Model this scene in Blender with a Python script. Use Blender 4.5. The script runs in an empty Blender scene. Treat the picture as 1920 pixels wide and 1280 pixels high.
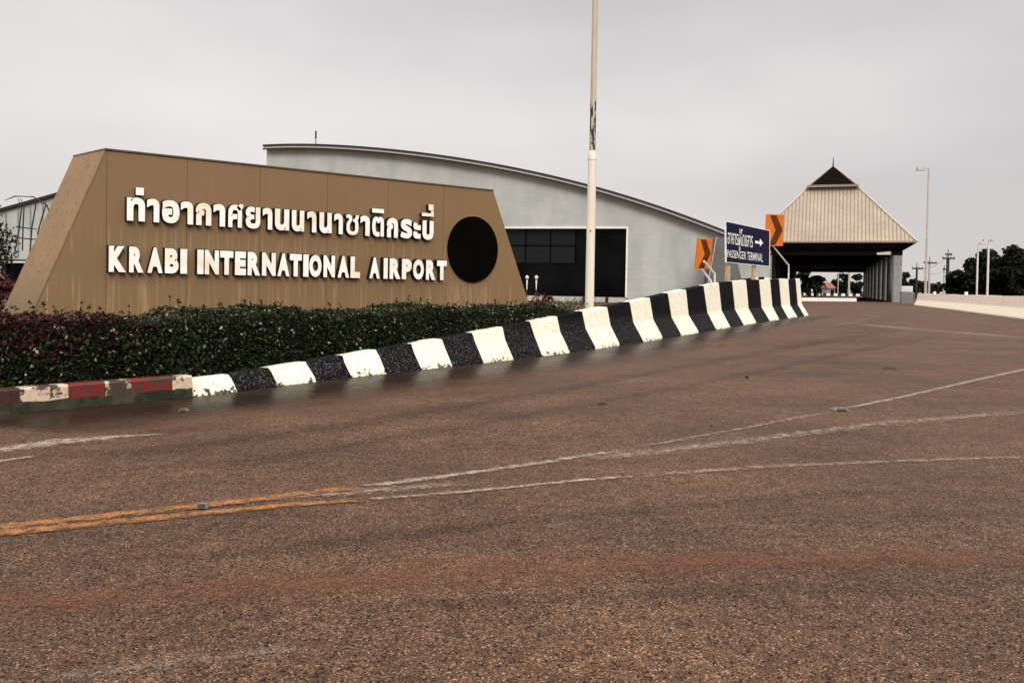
import bpy, bmesh, math, random
import numpy as np
from mathutils import Vector, Matrix
random.seed(7); rng = np.random.default_rng(7)
S = bpy.context.scene
COL = S.collection
R_ = math.radians

# ------------------------------------------------------------------ camera
CAM_H = 1.0; FPX = 1600.0; CYP = 569.5
cam_d = bpy.data.cameras.new('camera'); cam = bpy.data.objects.new('camera', cam_d); COL.objects.link(cam)
cam_d.sensor_width = 36; cam_d.lens = 30; cam_d.shift_y = (CYP-640)/1920
cam_d.clip_start = .05; cam_d.clip_end = 4000
CR = Matrix.Rotation(R_(90-1.2), 3, 'X') @ Matrix.Rotation(R_(1.0), 3, 'Z')
cam.matrix_world = Matrix.Translation((0, 0, CAM_H)) @ CR.to_4x4()
S.camera = cam
S.view_settings.view_transform = 'Standard'; S.view_settings.look = 'None'
S.view_settings.exposure = 0.36; S.view_settings.gamma = 1.0

# ------------------------------------------------------------------ overcast sky + soft sun
SUN_EL, SUN_AZ = 33, 166          # azimuth clockwise from +Y: the sun veiled by cloud, behind the camera
w = bpy.data.worlds.new('World'); S.world = w; w.use_nodes = True
nt = w.node_tree; nt.nodes.clear()
def nn(t, kind, **kw):
    n = t.nodes.new(kind)
    for k, v in kw.items(): setattr(n, k, v)
    return n
out = nn(nt, 'ShaderNodeOutputWorld'); bg = nn(nt, 'ShaderNodeBackground'); bg.inputs['Strength'].default_value = .1
sky = nn(nt, 'ShaderNodeTexSky', sky_type='NISHITA', sun_disc=False, sun_elevation=R_(SUN_EL), sun_rotation=R_(SUN_AZ))
tc = nn(nt, 'ShaderNodeTexCoord'); mp = nn(nt, 'ShaderNodeMapping'); mp.inputs['Scale'].default_value = (1, 1, 2.6)
mp.inputs['Location'].default_value = (3.1, .4, .2)
ns = nn(nt, 'ShaderNodeTexNoise'); ns.inputs['Scale'].default_value = 1.3; ns.inputs['Detail'].default_value = 4; ns.inputs['Roughness'].default_value = .5
rp = nn(nt, 'ShaderNodeValToRGB'); rp.color_ramp.elements[0].position = .3; rp.color_ramp.elements[1].position = .7
rp.color_ramp.elements[0].color = (4.95, 4.65, 4.62, 1); rp.color_ramp.elements[1].color = (7.3, 6.85, 6.65, 1)
sx = nn(nt, 'ShaderNodeSeparateXYZ')
mr = nn(nt, 'ShaderNodeMapRange', interpolation_type='SMOOTHSTEP'); mr.inputs['From Min'].default_value = .3; mr.inputs['From Max'].default_value = .85
mr.inputs['To Min'].default_value = 1.0; mr.inputs['To Max'].default_value = 3.0       # an overcast sky is brightest overhead
ml = nn(nt, 'ShaderNodeVectorMath', operation='SCALE'); mx = nn(nt, 'ShaderNodeMix', data_type='RGBA'); mx.inputs['Factor'].default_value = .93
L = nt.links.new
L(tc.outputs['Generated'], mp.inputs['Vector']); L(mp.outputs['Vector'], ns.inputs['Vector']); L(ns.outputs['Fac'], rp.inputs['Fac'])
L(tc.outputs['Generated'], sx.inputs['Vector']); L(sx.outputs['Z'], mr.inputs['Value'])
L(rp.outputs['Color'], ml.inputs[0]); L(mr.outputs['Result'], ml.inputs['Scale'])
L(sky.outputs['Color'], mx.inputs['A']); L(ml.outputs['Vector'], mx.inputs['B']); L(mx.outputs['Result'], bg.inputs['Color']); L(bg.outputs['Background'], out.inputs['Surface'])
sd = bpy.data.lights.new('sun', 'SUN'); sd.energy = 1.5; sd.angle = R_(25); sd.color = (1, .95, .87)
so = bpy.data.objects.new('sun', sd); COL.objects.link(so)
az, el = R_(SUN_AZ), R_(SUN_EL)
so.rotation_euler = Vector((math.sin(az)*math.cos(el), math.cos(az)*math.cos(el), math.sin(el))).to_track_quat('Z', 'Y').to_euler()

# ------------------------------------------------------------------ reading the place from the photograph (1920x1280 pixels)
def ray(px, py): return CR @ Vector(((px-960)/FPX, -(py-CYP)/FPX, -1))
def gp(px, py, z=0):
    d = ray(px, py); return Vector((0, 0, CAM_H)) + d*((z-CAM_H)/d.z)
def at(px, py, Y):
    d = ray(px, py); return Vector((0, 0, CAM_H)) + d*(Y/d.y)
class Plane:                       # a vertical plane through two points
    def __init__(s, a, b):
        s.a = Vector((a.x, a.y, 0)); s.d = Vector((b.x-a.x, b.y-a.y, 0)).normalized(); s.n = Vector((s.d.y, -s.d.x, 0))
    def hit(s, px, py):
        d = ray(px, py); o = Vector((0, 0, CAM_H)); return o + d*((s.a-o).dot(s.n)/d.dot(s.n))
    def uv(s, px, py):
        p = s.hit(px, py); return (p-s.a).dot(s.d), p.z
    def pt(s, u, v, off=0): return s.a + s.d*u + s.n*off + Vector((0, 0, v))

# ------------------------------------------------------------------ materials
def srgb(r, g, b):
    f = lambda c: c/12.92 if c <= .04045 else ((c+.055)/1.055)**2.4
    return (f(r/255), f(g/255), f(b/255))
class Mat:
    def __init__(s, name, rough=.7, spec=.5):
        s.m = bpy.data.materials.new(name); s.m.use_nodes = True; s.t = s.m.node_tree; s.b = s.t.nodes['Principled BSDF']
        s.b.inputs['Roughness'].default_value = rough; s.b.inputs['Specular IOR Level'].default_value = spec
        s.tc = nn(s.t, 'ShaderNodeTexCoord'); s.out = s.t.nodes['Material Output']
    def co(s, scale=(1, 1, 1), loc=(0, 0, 0), src='Object'):
        m = nn(s.t, 'ShaderNodeMapping'); m.inputs['Scale'].default_value = scale; m.inputs['Location'].default_value = loc
        s.t.links.new(s.tc.outputs[src], m.inputs['Vector']); return m.outputs['Vector']
    def noise(s, scale, detail=4, rough=.55, vec=None, dist=0):
        n = nn(s.t, 'ShaderNodeTexNoise'); n.inputs['Scale'].default_value = scale; n.inputs['Detail'].default_value = detail
        n.inputs['Roughness'].default_value = rough; n.inputs['Distortion'].default_value = dist
        s.t.links.new(vec if vec else s.co(), n.inputs['Vector']); return n.outputs['Fac']
    def voro(s, scale, what='Color', vec=None):
        n = nn(s.t, 'ShaderNodeTexVoronoi'); n.inputs['Scale'].default_value = scale
        s.t.links.new(vec if vec else s.co(), n.inputs['Vector']); return n.outputs[what]
    def ramp(s, fac, *stops, const=False):
        r = nn(s.t, 'ShaderNodeValToRGB'); e = r.color_ramp.elements
        if const: r.color_ramp.interpolation = 'CONSTANT'
        while len(e) < len(stops): e.new(.5)
        for k, (p, c) in enumerate(stops):
            e[k].position = p; e[k].color = (*(c if hasattr(c, '__len__') else (c, c, c)), 1)
        s.t.links.new(fac, r.inputs['Fac']); return r.outputs['Color']
    def mix(s, fac, a, b, mode='MIX'):
        m = nn(s.t, 'ShaderNodeMix', data_type='RGBA', blend_type=mode)
        for sock, v in ((m.inputs['Factor'], fac), (m.inputs['A'], a), (m.inputs['B'], b)):
            if isinstance(v, bpy.types.NodeSocket): s.t.links.new(v, sock)
            elif hasattr(v, '__len__'): sock.default_value = (*v, 1)
            else: sock.default_value = v
        return m.outputs['Result']
    def math(s, op, a, b=0.0):
        m = nn(s.t, 'ShaderNodeMath', operation=op)
        for sock, v in zip(m.inputs, (a, b)):
            if isinstance(v, bpy.types.NodeSocket): s.t.links.new(v, sock)
            else: sock.default_value = v
        return m.outputs[0]
    def axis(s, k, src='Object'):
        x = nn(s.t, 'ShaderNodeSeparateXYZ'); s.t.links.new(s.tc.outputs[src], x.inputs[0]); return x.outputs[k]
    def set(s, inp, v):
        if isinstance(v, bpy.types.NodeSocket): s.t.links.new(v, s.b.inputs[inp])
        elif hasattr(v, '__len__'): s.b.inputs[inp].default_value = (*v, 1)
        else: s.b.inputs[inp].default_value = v
        return s
    def color(s, v): return s.set('Base Color', v)
    def bump(s, h, strength=.3, dist=.01):
        b = nn(s.t, 'ShaderNodeBump'); b.inputs['Strength'].default_value = strength; b.inputs['Distance'].default_value = dist
        s.t.links.new(h, b.inputs['Height']); s.t.links.new(b.outputs['Normal'], s.b.inputs['Normal']); return s
    def cut(s, mask):              # worn paint: where mask is 0 the surface is gone
        tr = nn(s.t, 'ShaderNodeBsdfTransparent'); m = nn(s.t, 'ShaderNodeMixShader')
        s.t.links.new(mask, m.inputs[0]); s.t.links.new(tr.outputs[0], m.inputs[1]); s.t.links.new(s.b.outputs[0], m.inputs[2])
        s.t.links.new(m.outputs[0], s.out.inputs['Surface']); return s
def flat(name, c, rough=.6, spec=.4, var=.25, scale=6, bump=0):
    m = Mat(name, rough, spec); n = m.noise(scale, 5)
    lo = tuple(x*(1-var) for x in c); hi = tuple(min(1, x*(1+var)) for x in c)
    m.color(m.ramp(n, (.3, lo), (.7, hi)))
    if bump: m.bump(m.noise(scale*8, 4), bump, .01)
    return m.m

def asphalt(name, k=1.0, wet=0.0):
    m = Mat(name, .6, .05+.15*wet)
    v = m.voro(215); sep = nn(m.t, 'ShaderNodeSeparateColor'); m.t.links.new(v, sep.inputs[0])
    c = [tuple(x*k for x in q) for q in ((.007, .004, .0028), (.070, .043, .0285), (.095, .058, .0385), (.155, .090, .053), (.33, .23, .155))]
    stone = m.ramp(sep.outputs[0], (0, c[0]), (.14, c[1]), (.48, c[2]), (.80, c[3]), (.955, c[4]), const=True)
    v2 = m.voro(105); sep2 = nn(m.t, 'ShaderNodeSeparateColor'); m.t.links.new(v2, sep2.inputs[0])
    stone = m.mix(m.ramp(sep2.outputs[1], (.955, 0), (.965, 1)), stone, (.16*k, .095*k, .06*k))
    stone = m.mix(m.ramp(sep2.outputs[2], (.965, 0), (.97, .8)), stone, (.006, .004, .004))
    big = m.noise(.35, 5, .6, m.co((1, 1.8, 1))); mid = m.noise(2.2, 6, .65); fine = m.noise(12, 5, .7)
    stone = m.mix(1.0, stone, m.ramp(fine, (.3, .7), (.7, 1.28)), 'MULTIPLY')
    stone = m.mix(1.0, stone, m.ramp(big, (.3, (.62, .60, .60)), (.7, (1.35, 1.30, 1.26))), 'MULTIPLY')
    stone = m.mix(1.0, stone, m.ramp(mid, (.3, (.82, .8, .8)), (.72, (1.18, 1.16, 1.14))), 'MULTIPLY')
    m.color(stone)
    m.set('Roughness', m.ramp(big, (.3, .5-.22*wet), (.72, .72-.36*wet)))
    m.bump(m.mix(.5, sep.outputs[1], m.noise(260, 2)), .6*(1-.6*wet), .005)
    return m.m
M_ = {}
M_['road'] = asphalt('asphalt'); M_['gutter'] = asphalt('wet asphalt', .45, .6)
m = Mat('earth', .95, .2); m.color(m.ramp(m.noise(3, 6), (.3, (.018, .013, .008)), (.7, (.05, .036, .02)))).bump(m.noise(30), .6, .02); M_['soil'] = m.m
m = Mat('grass', .95, .2); m.color(m.ramp(m.noise(.8, 8, .7), (.3, (.02, .03, .01)), (.7, (.06, .06, .025)))); M_['grass'] = m.m
def marking(name, c, lo, hi, sc=14, soft=.14, top=1.0, cell=.16):
    m = Mat(name, .65, .3); n = m.noise(sc, 8, .75); f = m.voro(185); sp = nn(m.t, 'ShaderNodeSeparateColor'); m.t.links.new(f, sp.inputs[0])
    fa_ = nn(m.t, 'ShaderNodeAttribute', attribute_name='fade')
    k = m.math('ADD', n, m.math('MULTIPLY', sp.outputs[0], cell)); k = m.math('SUBTRACT', k, m.math('MULTIPLY', m.math('SUBTRACT', 1.0, fa_.outputs['Fac']), soft))
    m.color(m.mix(m.noise(9), tuple(x*.6 for x in c), c)); m.cut(m.ramp(k, (lo, 0), (hi, top))); return m.m
M_['mark_white'] = marking('worn white road paint', (.42, .32, .25), .43, .64)
M_['mark_faint'] = marking('faded white road paint', (.34, .25, .19), .46, .70)
M_['mark_yellow'] = marking('worn yellow road paint', (.36, .15, .04), .38, .62)
M_['seam'] = flat('gutter seam', (.14, .095, .065), .8, .2, .5, 8)
M_['mark_red'] = marking('red dust', (.19, .065, .028), .50, 1.0, 4, .30, .8, .45)
M_['mark_pale'] = marking('pale scuff', (.28, .20, .15), .60, 1.0, 20, .3, .8, .45)

def barrier_paint(name, c, dark, chip_c):
    m = Mat(name, .55, .35)
    n = m.noise(7, 6, .6); g = m.noise(38, 5, .7)
    base = m.mix(m.ramp(n, (.35, 0), (.75, 1)), c, dark)
    z = m.axis(2)
    chip = m.math('GREATER_THAN', m.math('ADD', m.noise(16, 5, .65), m.math('MULTIPLY', m.math('SUBTRACT', .11, z), 1.6)), .68)
    base = m.mix(chip, base, chip_c)
    scuff = m.ramp(m.noise(4, 6, .7, m.co((1.2, 1.2, 9), (2, 5, 1))), (.54, 0), (.74, .6)); base = m.mix(scuff, base, tuple(x*.35 for x in dark))
    drip = m.ramp(m.noise(5, 5, .65, m.co((5, 5, .5), (1, 2, 3))), (.52, 0), (.76, .45)); base = m.mix(drip, base, tuple(x*.5 for x in dark))
    spots = m.math('GREATER_THAN', m.noise(24, 3, .5, m.co((1, 1, 1), (4, 2, 9))), .735)
    base = m.mix(spots, base, chip_c)
    m.color(base).bump(g, .5, .012); return m.m
M_['bar_white'] = barrier_paint('cream white barrier paint', (.88, .85, .70), (.80, .73, .52), (.05, .04, .03))
m = Mat('flaking black barrier paint', .8, .04)
b = m.ramp(m.noise(42, 6, .8), (.42, (.003, .003, .0035)), (.53, (.008, .008, .0085)), (.60, (.09, .088, .085)), (.68, (.26, .25, .24)))
lowz = m.ramp(m.axis(2), (.1, 1), (.42, .85), (.52, .12))
m.color(m.mix(lowz, (.0035, .0034, .0038), b)).bump(m.noise(50, 5, .7), .7, .01); M_['bar_black'] = m.m
def concrete(name, c, moss=0):
    m = Mat(name, .85, .3); n = m.noise(4, 7, .65)
    col = m.ramp(n, (.25, tuple(x*.55 for x in c)), (.5, c), (.78, tuple(min(.85, x*1.25) for x in c)))
    if moss: col = m.mix(m.ramp(m.noise(6, 5, .6, m.co((1, 1, 1), (3, 3, 3))), (.42, 0), (.6, moss)), col, (.012, .016, .006))
    m.color(col).bump(m.noise(60, 4), .35, .006); return m.m
M_['kerb_conc'] = concrete('mossy kerb concrete', (.05, .04, .024), .97)
def kerb_paint(name, c, lo):
    m = Mat(name, .6, .35); n = m.noise(6, 8, .7)
    m.color(m.mix(m.ramp(n, (lo, 0), (lo+.05, 1)), (.045, .032, .02), m.mix(m.noise(20), c, tuple(x*.55 for x in c)))).bump(n, .4, .01); return m.m
M_['kerb_red'] = kerb_paint('worn red kerb paint', (.17, .017, .011), .41)
M_['kerb_white'] = kerb_paint('worn white kerb paint', (.72, .55, .40), .475)
M_['kerb_dull'] = kerb_paint('dull dark red kerb paint', (.05, .014, .01), .4)
M_['kerb_patch'] = kerb_paint('flaked white kerb paint', (.75, .6, .45), .53)

m = Mat('brown sign cladding', .55, .2)      # long rain streaks down the metal panels
st = m.noise(3.4, 6, .6, m.co((3, 1, .22))); st2 = m.noise(7, 4, .6, m.co((3.2, 1, .09), (7, 0, 3)))
z = m.axis(2); low = m.ramp(m.math('ADD', z, m.math('MULTIPLY', st2, .5)), (.0, 1), (.95, 1), (1.32, .35), (1.75, .55), (2.1, .12))
lo_ = m.ramp(m.math('DIVIDE', m.math('ADD', z, m.math('MULTIPLY', m.math('SUBTRACT', st2, .5), .5)), 2.6), (.37, 1), (.43, .12), (.52, .12), (.545, .8), (.61, .7), (.66, .06))
pale = m.math('MULTIPLY', m.ramp(st2, (.52, 0), (.60, .5), (.74, 1)), lo_)
base = m.ramp(st, (.2, (.206, .129, .062)), (.8, (.221, .140, .069)))
base = m.mix(m.math('MULTIPLY', pale, .85), base, (.40, .275, .155))
m.color(m.mix(m.ramp(m.noise(.9, 5), (.35, .0), (.75, .35)), base, (.165, .102, .050))).bump(m.noise(1.6, 2), .08, .02); M_['clad'] = m.m
m = Mat('weathered end cladding', .6, .2)   # mildew spots on the end face
sp_ = m.ramp(m.noise(30, 4, .6, m.co((1, 1, .45))), (.57, 0), (.66, .85)); sp2 = m.ramp(m.noise(2.2, 5, .6), (.4, 0), (.65, .6))
c = m.mix(sp2, (.27, .172, .087), (.205, .130, .064)); c = m.mix(m.math('MULTIPLY', sp_, .95), c, (.085, .052, .024))
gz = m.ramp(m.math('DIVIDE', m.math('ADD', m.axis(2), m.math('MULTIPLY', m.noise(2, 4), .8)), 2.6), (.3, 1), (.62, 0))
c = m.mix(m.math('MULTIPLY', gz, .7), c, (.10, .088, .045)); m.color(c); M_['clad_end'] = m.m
M_['core'] = flat('dark joint', (.03, .018, .01)); M_['coping'] = flat('coping metal', (.10, .06, .035), .45)
m = Mat('white letter face', .4, .4); m.color(m.mix(m.ramp(m.noise(3.0, 5, .6), (.5, 0), (.72, .8)), (.92, .89, .84), (.80, .66, .44))); M_['letter'] = m.m
M_['letter_side_shade'] = flat('dark letter return and shadow border', (.010, .008, .007), .5); M_['disc'] = flat('black disc', (.002, .0015, .0015), .9, .03); M_['disc_rim'] = flat('disc rim', (.02, .014, .01), .5)

m = Mat('grey painted block wall', .75, .3)
br = nn(m.t, 'ShaderNodeTexBrick'); br.inputs['Scale'].default_value = 1.0; br.inputs['Mortar Size'].default_value = .012
br.inputs['Brick Width'].default_value = 1.2; br.inputs['Row Height'].default_value = .28
for k, c in (('Color1', (.425, .44, .42)), ('Color2', (.447, .46, .44)), ('Mortar', (.40, .415, .397))): br.inputs[k].default_value = (*c, 1)
rot = nn(m.t, 'ShaderNodeMapping'); rot.inputs['Rotation'].default_value = (R_(90), 0, 0); m.t.links.new(m.tc.outputs['Object'], rot.inputs['Vector']); m.t.links.new(rot.outputs[0], br.inputs['Vector'])
m.color(m.mix(1.0, br.outputs['Color'], m.ramp(m.noise(.7, 6, .6, m.co((1, 1, .45))), (.3, (.80, .81, .80)), (.7, (1.1, 1.1, 1.09))), 'MULTIPLY')); M_['wall'] = m.m
M_['white'] = flat('white paint', (.80, .77, .72), .5, .4, .08); M_['pale_metal'] = flat('pale fascia metal', (.62, .60, .57), .4, .5, .1)
M_['dark_trim'] = flat('dark trim', (.012, .011, .011), .5); M_['roofmetal'] = flat('dull roof metal', (.25, .26, .26), .5)
M_['sill'] = flat('pale stone plinth', (.42, .40, .35), .8); M_['buttress'] = flat('dark grey render', (.12, .12, .118), .85, .3, .12, 2)
m = Mat('dark window glass', .08, .05); m.color(m.ramp(m.noise(.45, 4), (.4, (.0015, .0015, .002)), (.7, (.005, .006, .006)))); M_['glass'] = m.m
m = Mat('smoked window glass', .1, .08); m.color((.012, .014, .014)); M_['glass2'] = m.m
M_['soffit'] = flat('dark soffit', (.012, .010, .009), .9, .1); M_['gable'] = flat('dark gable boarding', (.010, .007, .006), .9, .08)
m = Mat('ribbed roof sheeting', .5, .4); m.color(m.mix(1.0, m.ramp(m.noise(2.5, 5, .6, m.co((3, 3, .3))), (.3, (.33, .272, .20)), (.7, (.45, .375, .285))), m.ramp(m.noise(.4, 3), (.3, .85), (.7, 1.08)), 'MULTIPLY')); M_['ribroof'] = m.m
M_['rib'] = flat('roof rib', (.26, .21, .17), .6); M_['hipcap'] = flat('hip cap metal', (.50, .43, .35), .5); M_['column'] = concrete('grey column paint', (.27, .27, .265))
m = Mat('pinkish white barrier concrete', .8, .3)
z = m.axis(2); c = m.mix(m.ramp(m.noise(2.2, 6, .65, m.co((1, 1, .3))), (.35, 0), (.7, 1)), (.84, .70, .58), (.90, .79, .67))
c = m.mix(m.ramp(m.math('ADD', z, m.math('MULTIPLY', m.noise(3, 5), .1)), (.40, 1), (.50, 0)), c, (.88, .82, .62))
c = m.mix(m.math('GREATER_THAN', m.noise(5, 5, .6), .72), c, (.2, .15, .11)); m.color(c); M_['bar_pink'] = m.m
M_['greyblock'] = concrete('grey concrete', (.17, .165, .16))
M_['steel'] = flat('white painted steel', (.72, .68, .62), .4, .5, .12); M_['galv'] = flat('weathered pole steel', (.46, .40, .34), .5, .4, .15)
M_['pole_conc'] = flat('pale concrete pole', (.42, .39, .35), .8); M_['pole_dark'] = flat('dark pole concrete', (.03, .027, .025), .8); M_['iron'] = flat('dark iron', (.02, .018, .017), .6)
m = Mat('peeling cream pole paint', .5, .4)   # bare dark patches between 3.5 and 4.5 m up
z = m.axis(2); band = m.ramp(m.math('DIVIDE', z, 10), (.335, 0), (.36, 1), (.45, 1), (.475, 0)); n = m.noise(3.4, 4, .6, m.co((6, 6, 1), (1.3, 0, .55)))
pk = m.math('GREATER_THAN', m.math('ADD', n, m.math('MULTIPLY', m.math('SUBTRACT', band, 1), .25)), .485)
streak = m.noise(3, 5, .6, m.co((14, 14, .5)))
c = m.mix(m.ramp(streak, (.35, 0), (.7, 1)), (.58, .50, .38), (.34, .28, .20)); m.color(m.mix(pk, c, (.012, .01, .009))); M_['pole_top'] = m.m
m = Mat('cream pole paint', .45, .4); c = m.mix(m.ramp(m.noise(3, 5, .6, m.co((14, 14, .4))), (.4, 0), (.75, 1)), (.80, .73, .62), (.64, .55, .43)); m.color(m.mix(m.math('GREATER_THAN', m.noise(14, 3), .72), c, (.06, .04, .03))); M_['pole_low'] = m.m
M_['orange'] = flat('orange reflective sheet', (.60, .15, .014), .5, .2, .12); M_['chev'] = flat('brown chevron', (.10, .026, .006), .6, .1, .15)
M_['blue'] = flat('navy sign face', (.0035, .005, .026), .5, .08, .15); M_['signwhite'] = flat('sign white', (.78, .77, .76), .45)
m = Mat('weathered wooden post', .85, .2); c = m.ramp(m.noise(8, 6, .7, m.co((6, 6, .8))), (.3, (.26, .19, .11)), (.7, (.58, .48, .33))); m.color(c).bump(m.noise(9, 5, .6, m.co((8, 8, .6))), .5, .01); M_['wood'] = m.m
def leafmat(name, stops, rough=.35, spec=.22, top=None):
    m = Mat(name, rough, spec); g = nn(m.t, 'ShaderNodeNewGeometry'); c = m.ramp(g.outputs['Random Per Island'], *stops)
    if top:                       # young red leaves grow where the plant is red
        c2 = m.ramp(g.outputs['Random Per Island'], *top[0]); at_ = nn(m.t, 'ShaderNodeAttribute', attribute_name='young'); c = m.mix(at_.outputs['Fac'], c, c2)
    m.color(c); m.b.inputs['Transmission Weight'].default_value = 0; return m.m
M_['hedge'] = leafmat('glossy hedge leaf', ((0, (.002, .004, .001)), (.5, (.007, .013, .003)), (.84, (.015, .026, .005)), (.96, (.05, .065, .018)), (.99, (.30, .32, .21))), .3, .1,
    (((0, (.010, .002, .002)), (.5, (.030, .006, .006)), (.82, (.045, .007, .005)), (.96, (.09, .02, .012)), (.99, (.28, .16, .12))),))
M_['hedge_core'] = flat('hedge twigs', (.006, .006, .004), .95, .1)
M_['redleaf'] = leafmat('dark red leaf', ((0, (.012, .002, .002)), (.5, (.045, .006, .008)), (.9, (.11, .018, .02)), (1, (.22, .06, .06))))
M_['leaf'] = leafmat('shrub leaf', ((0, (.006, .009, .004)), (.5, (.018, .026, .009)), (.88, (.04, .055, .018)), (.93, (.16, .02, .03)), (1, (.2, .03, .04))))
M_['treeleaf'] = leafmat('dark tree leaf', ((0, (.0015, .003, .001)), (.5, (.005, .009, .0025)), (.9, (.016, .024, .006)), (1, (.045, .055, .016))), .5, .08)
M_['treeleaf2'] = leafmat('olive tree leaf', ((0, (.003, .004, .002)), (.5, (.010, .014, .005)), (1, (.04, .045, .016))), .5, .1)
M_['cover'] = leafmat('yellow green groundcover leaf', ((0, (.012, .014, .004)), (.5, (.05, .055, .014)), (.85, (.16, .14, .05)), (1, (.3, .26, .12))))
M_['bark'] = flat('bark', (.05, .036, .025), .9); M_['twig'] = flat('dark twig', (.03, .022, .018), .9)
M_['vanwhite'] = flat('white car paint', (.75, .75, .75), .25, .6, .04); M_['tyre'] = flat('tyre rubber', (.01, .01, .01), .9)
M_['terracotta'] = flat('orange roof tile', (.27, .10, .055), .9); M_['debris'] = flat('dry leaf', (.035, .022, .013), .8)
M_['stud'] = flat('stud metal', (.15, .125, .10), .5, .4)
m = Mat('lamp glass', .3); m.color((.8, .8, .8)); m.b.inputs['Emission Color'].default_value = (1, .96, .9, 1); m.b.inputs['Emission Strength'].default_value = 1.1; M_['lamp_lit'] = m.m

# ------------------------------------------------------------------ mesh helpers
def tag(o, label=None, cat=None, group=None, kind=None):
    for k, v in (('label', label), ('category', cat), ('group', group), ('kind', kind)):
        if v: o[k] = v
    return o
def thing(name, label, cat, loc=(0, 0, 0), rz=0, group=None):
    o = bpy.data.objects.new(name, None); COL.objects.link(o); o.location = loc; o.rotation_euler = (0, 0, rz); o.empty_display_size = .2
    o.matrix_world = Matrix.Translation(Vector(loc)) @ Matrix.Rotation(rz, 4, 'Z')
    return tag(o, label, cat, group)
class MB:
    def __init__(s): s.v = []; s.f = []; s.mi = []
    def face(s, pts, mi=0):
        k = len(s.v); s.v += [Vector(p) for p in pts]; s.f.append(tuple(range(k, k+len(pts)))); s.mi.append(mi); return s
    def mesh(s, vs, fs, mi=0):
        k = len(s.v); s.v += [Vector(p) for p in vs]
        for f in fs: s.f.append(tuple(i+k for i in f)); s.mi.append(mi)
        return s
    def hexa(s, b, t, mi=0):       # bottom 4, top 4, same winding
        n = len(b); vs = list(b)+list(t)
        fs = [tuple(reversed(range(n))), tuple(range(n, 2*n))]+[(i, (i+1) % n, n+(i+1) % n, n+i) for i in range(n)]
        return s.mesh(vs, fs, mi)
    def box(s, c, sz, mi=0, rz=0):
        hx, hy, hz = (q/2 for q in sz); r = Matrix.Rotation(rz, 3, 'Z'); c = Vector(c)
        b = [c+r @ Vector((x, y, -hz)) for x, y in ((-hx, -hy), (hx, -hy), (hx, hy), (-hx, hy))]
        return s.hexa(b, [p+Vector((0, 0, 2*hz)) for p in b], mi)
    def tube(s, pts, rad, seg=10, mi=0):
        pts = [Vector(p) for p in pts]; rad = rad if hasattr(rad, '__len__') else [rad]*len(pts); k = len(s.v); up = None
        for i, p in enumerate(pts):
            d = (pts[min(i+1, len(pts)-1)]-pts[max(i-1, 0)]).normalized()
            if up is None or abs(up.dot(d)) > .98: up = Vector((1, 0, 0)) if abs(d.x) < .9 else Vector((0, 1, 0))
            a = d.cross(up).normalized(); b = d.cross(a)
            for q in range(seg): t = 2*math.pi*q/seg; s.v.append(p+(a*math.cos(t)+b*math.sin(t))*rad[i])
        for i in range(len(pts)-1):
            for q in range(seg): s.f.append((k+i*seg+q, k+i*seg+(q+1) % seg, k+(i+1)*seg+(q+1) % seg, k+(i+1)*seg+q)); s.mi.append(mi)
        s.f.append(tuple(k+q for q in reversed(range(seg)))); s.f.append(tuple(k+(len(pts)-1)*seg+q for q in range(seg))); s.mi += [mi, mi]
        return s
    def build(s, name, mats, parent=None, smooth=False, bevel=0, recalc=True):
        me = bpy.data.meshes.new(name); o = bpy.data.objects.new(name, me); COL.objects.link(o)
        inv = Matrix.Identity(4)
        if parent: o.parent = parent; inv = root_mw(parent).inverted()
        me.from_pydata([inv @ v for v in s.v], [], s.f)
        for mt in (mats if isinstance(mats, (list, tuple)) else [mats]): me.materials.append(mt)
        me.polygons.foreach_set('material_index', s.mi)
        if recalc:
            bm = bmesh.new(); bm.from_mesh(me); bmesh.ops.recalc_face_normals(bm, faces=bm.faces); bm.to_mesh(me); bm.free()
        if smooth:
            me.polygons.foreach_set('use_smooth', [True]*len(me.polygons))
            me.set_sharp_from_angle(angle=R_(35))
        if bevel:
            md = o.modifiers.new('bevel', 'BEVEL'); md.width = bevel; md.segments = 2; md.limit_method = 'ANGLE'
        me.update(); return o
def root_mw(o):
    m = o.matrix_basis.copy(); return root_mw(o.parent) @ m if o.parent else m
def copy_tree(o, loc=None, rz=None, label=None, group=None, parent=None):
    c = o.copy(); COL.objects.link(c); c.parent = parent
    for ch in list(o.children): copy_tree(ch, parent=c)
    if loc is not None: c.location = loc
    if rz is not None: c.rotation_euler = (0, 0, rz)
    if label: c['label'] = label
    if group: c['group'] = group
    return c
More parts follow.
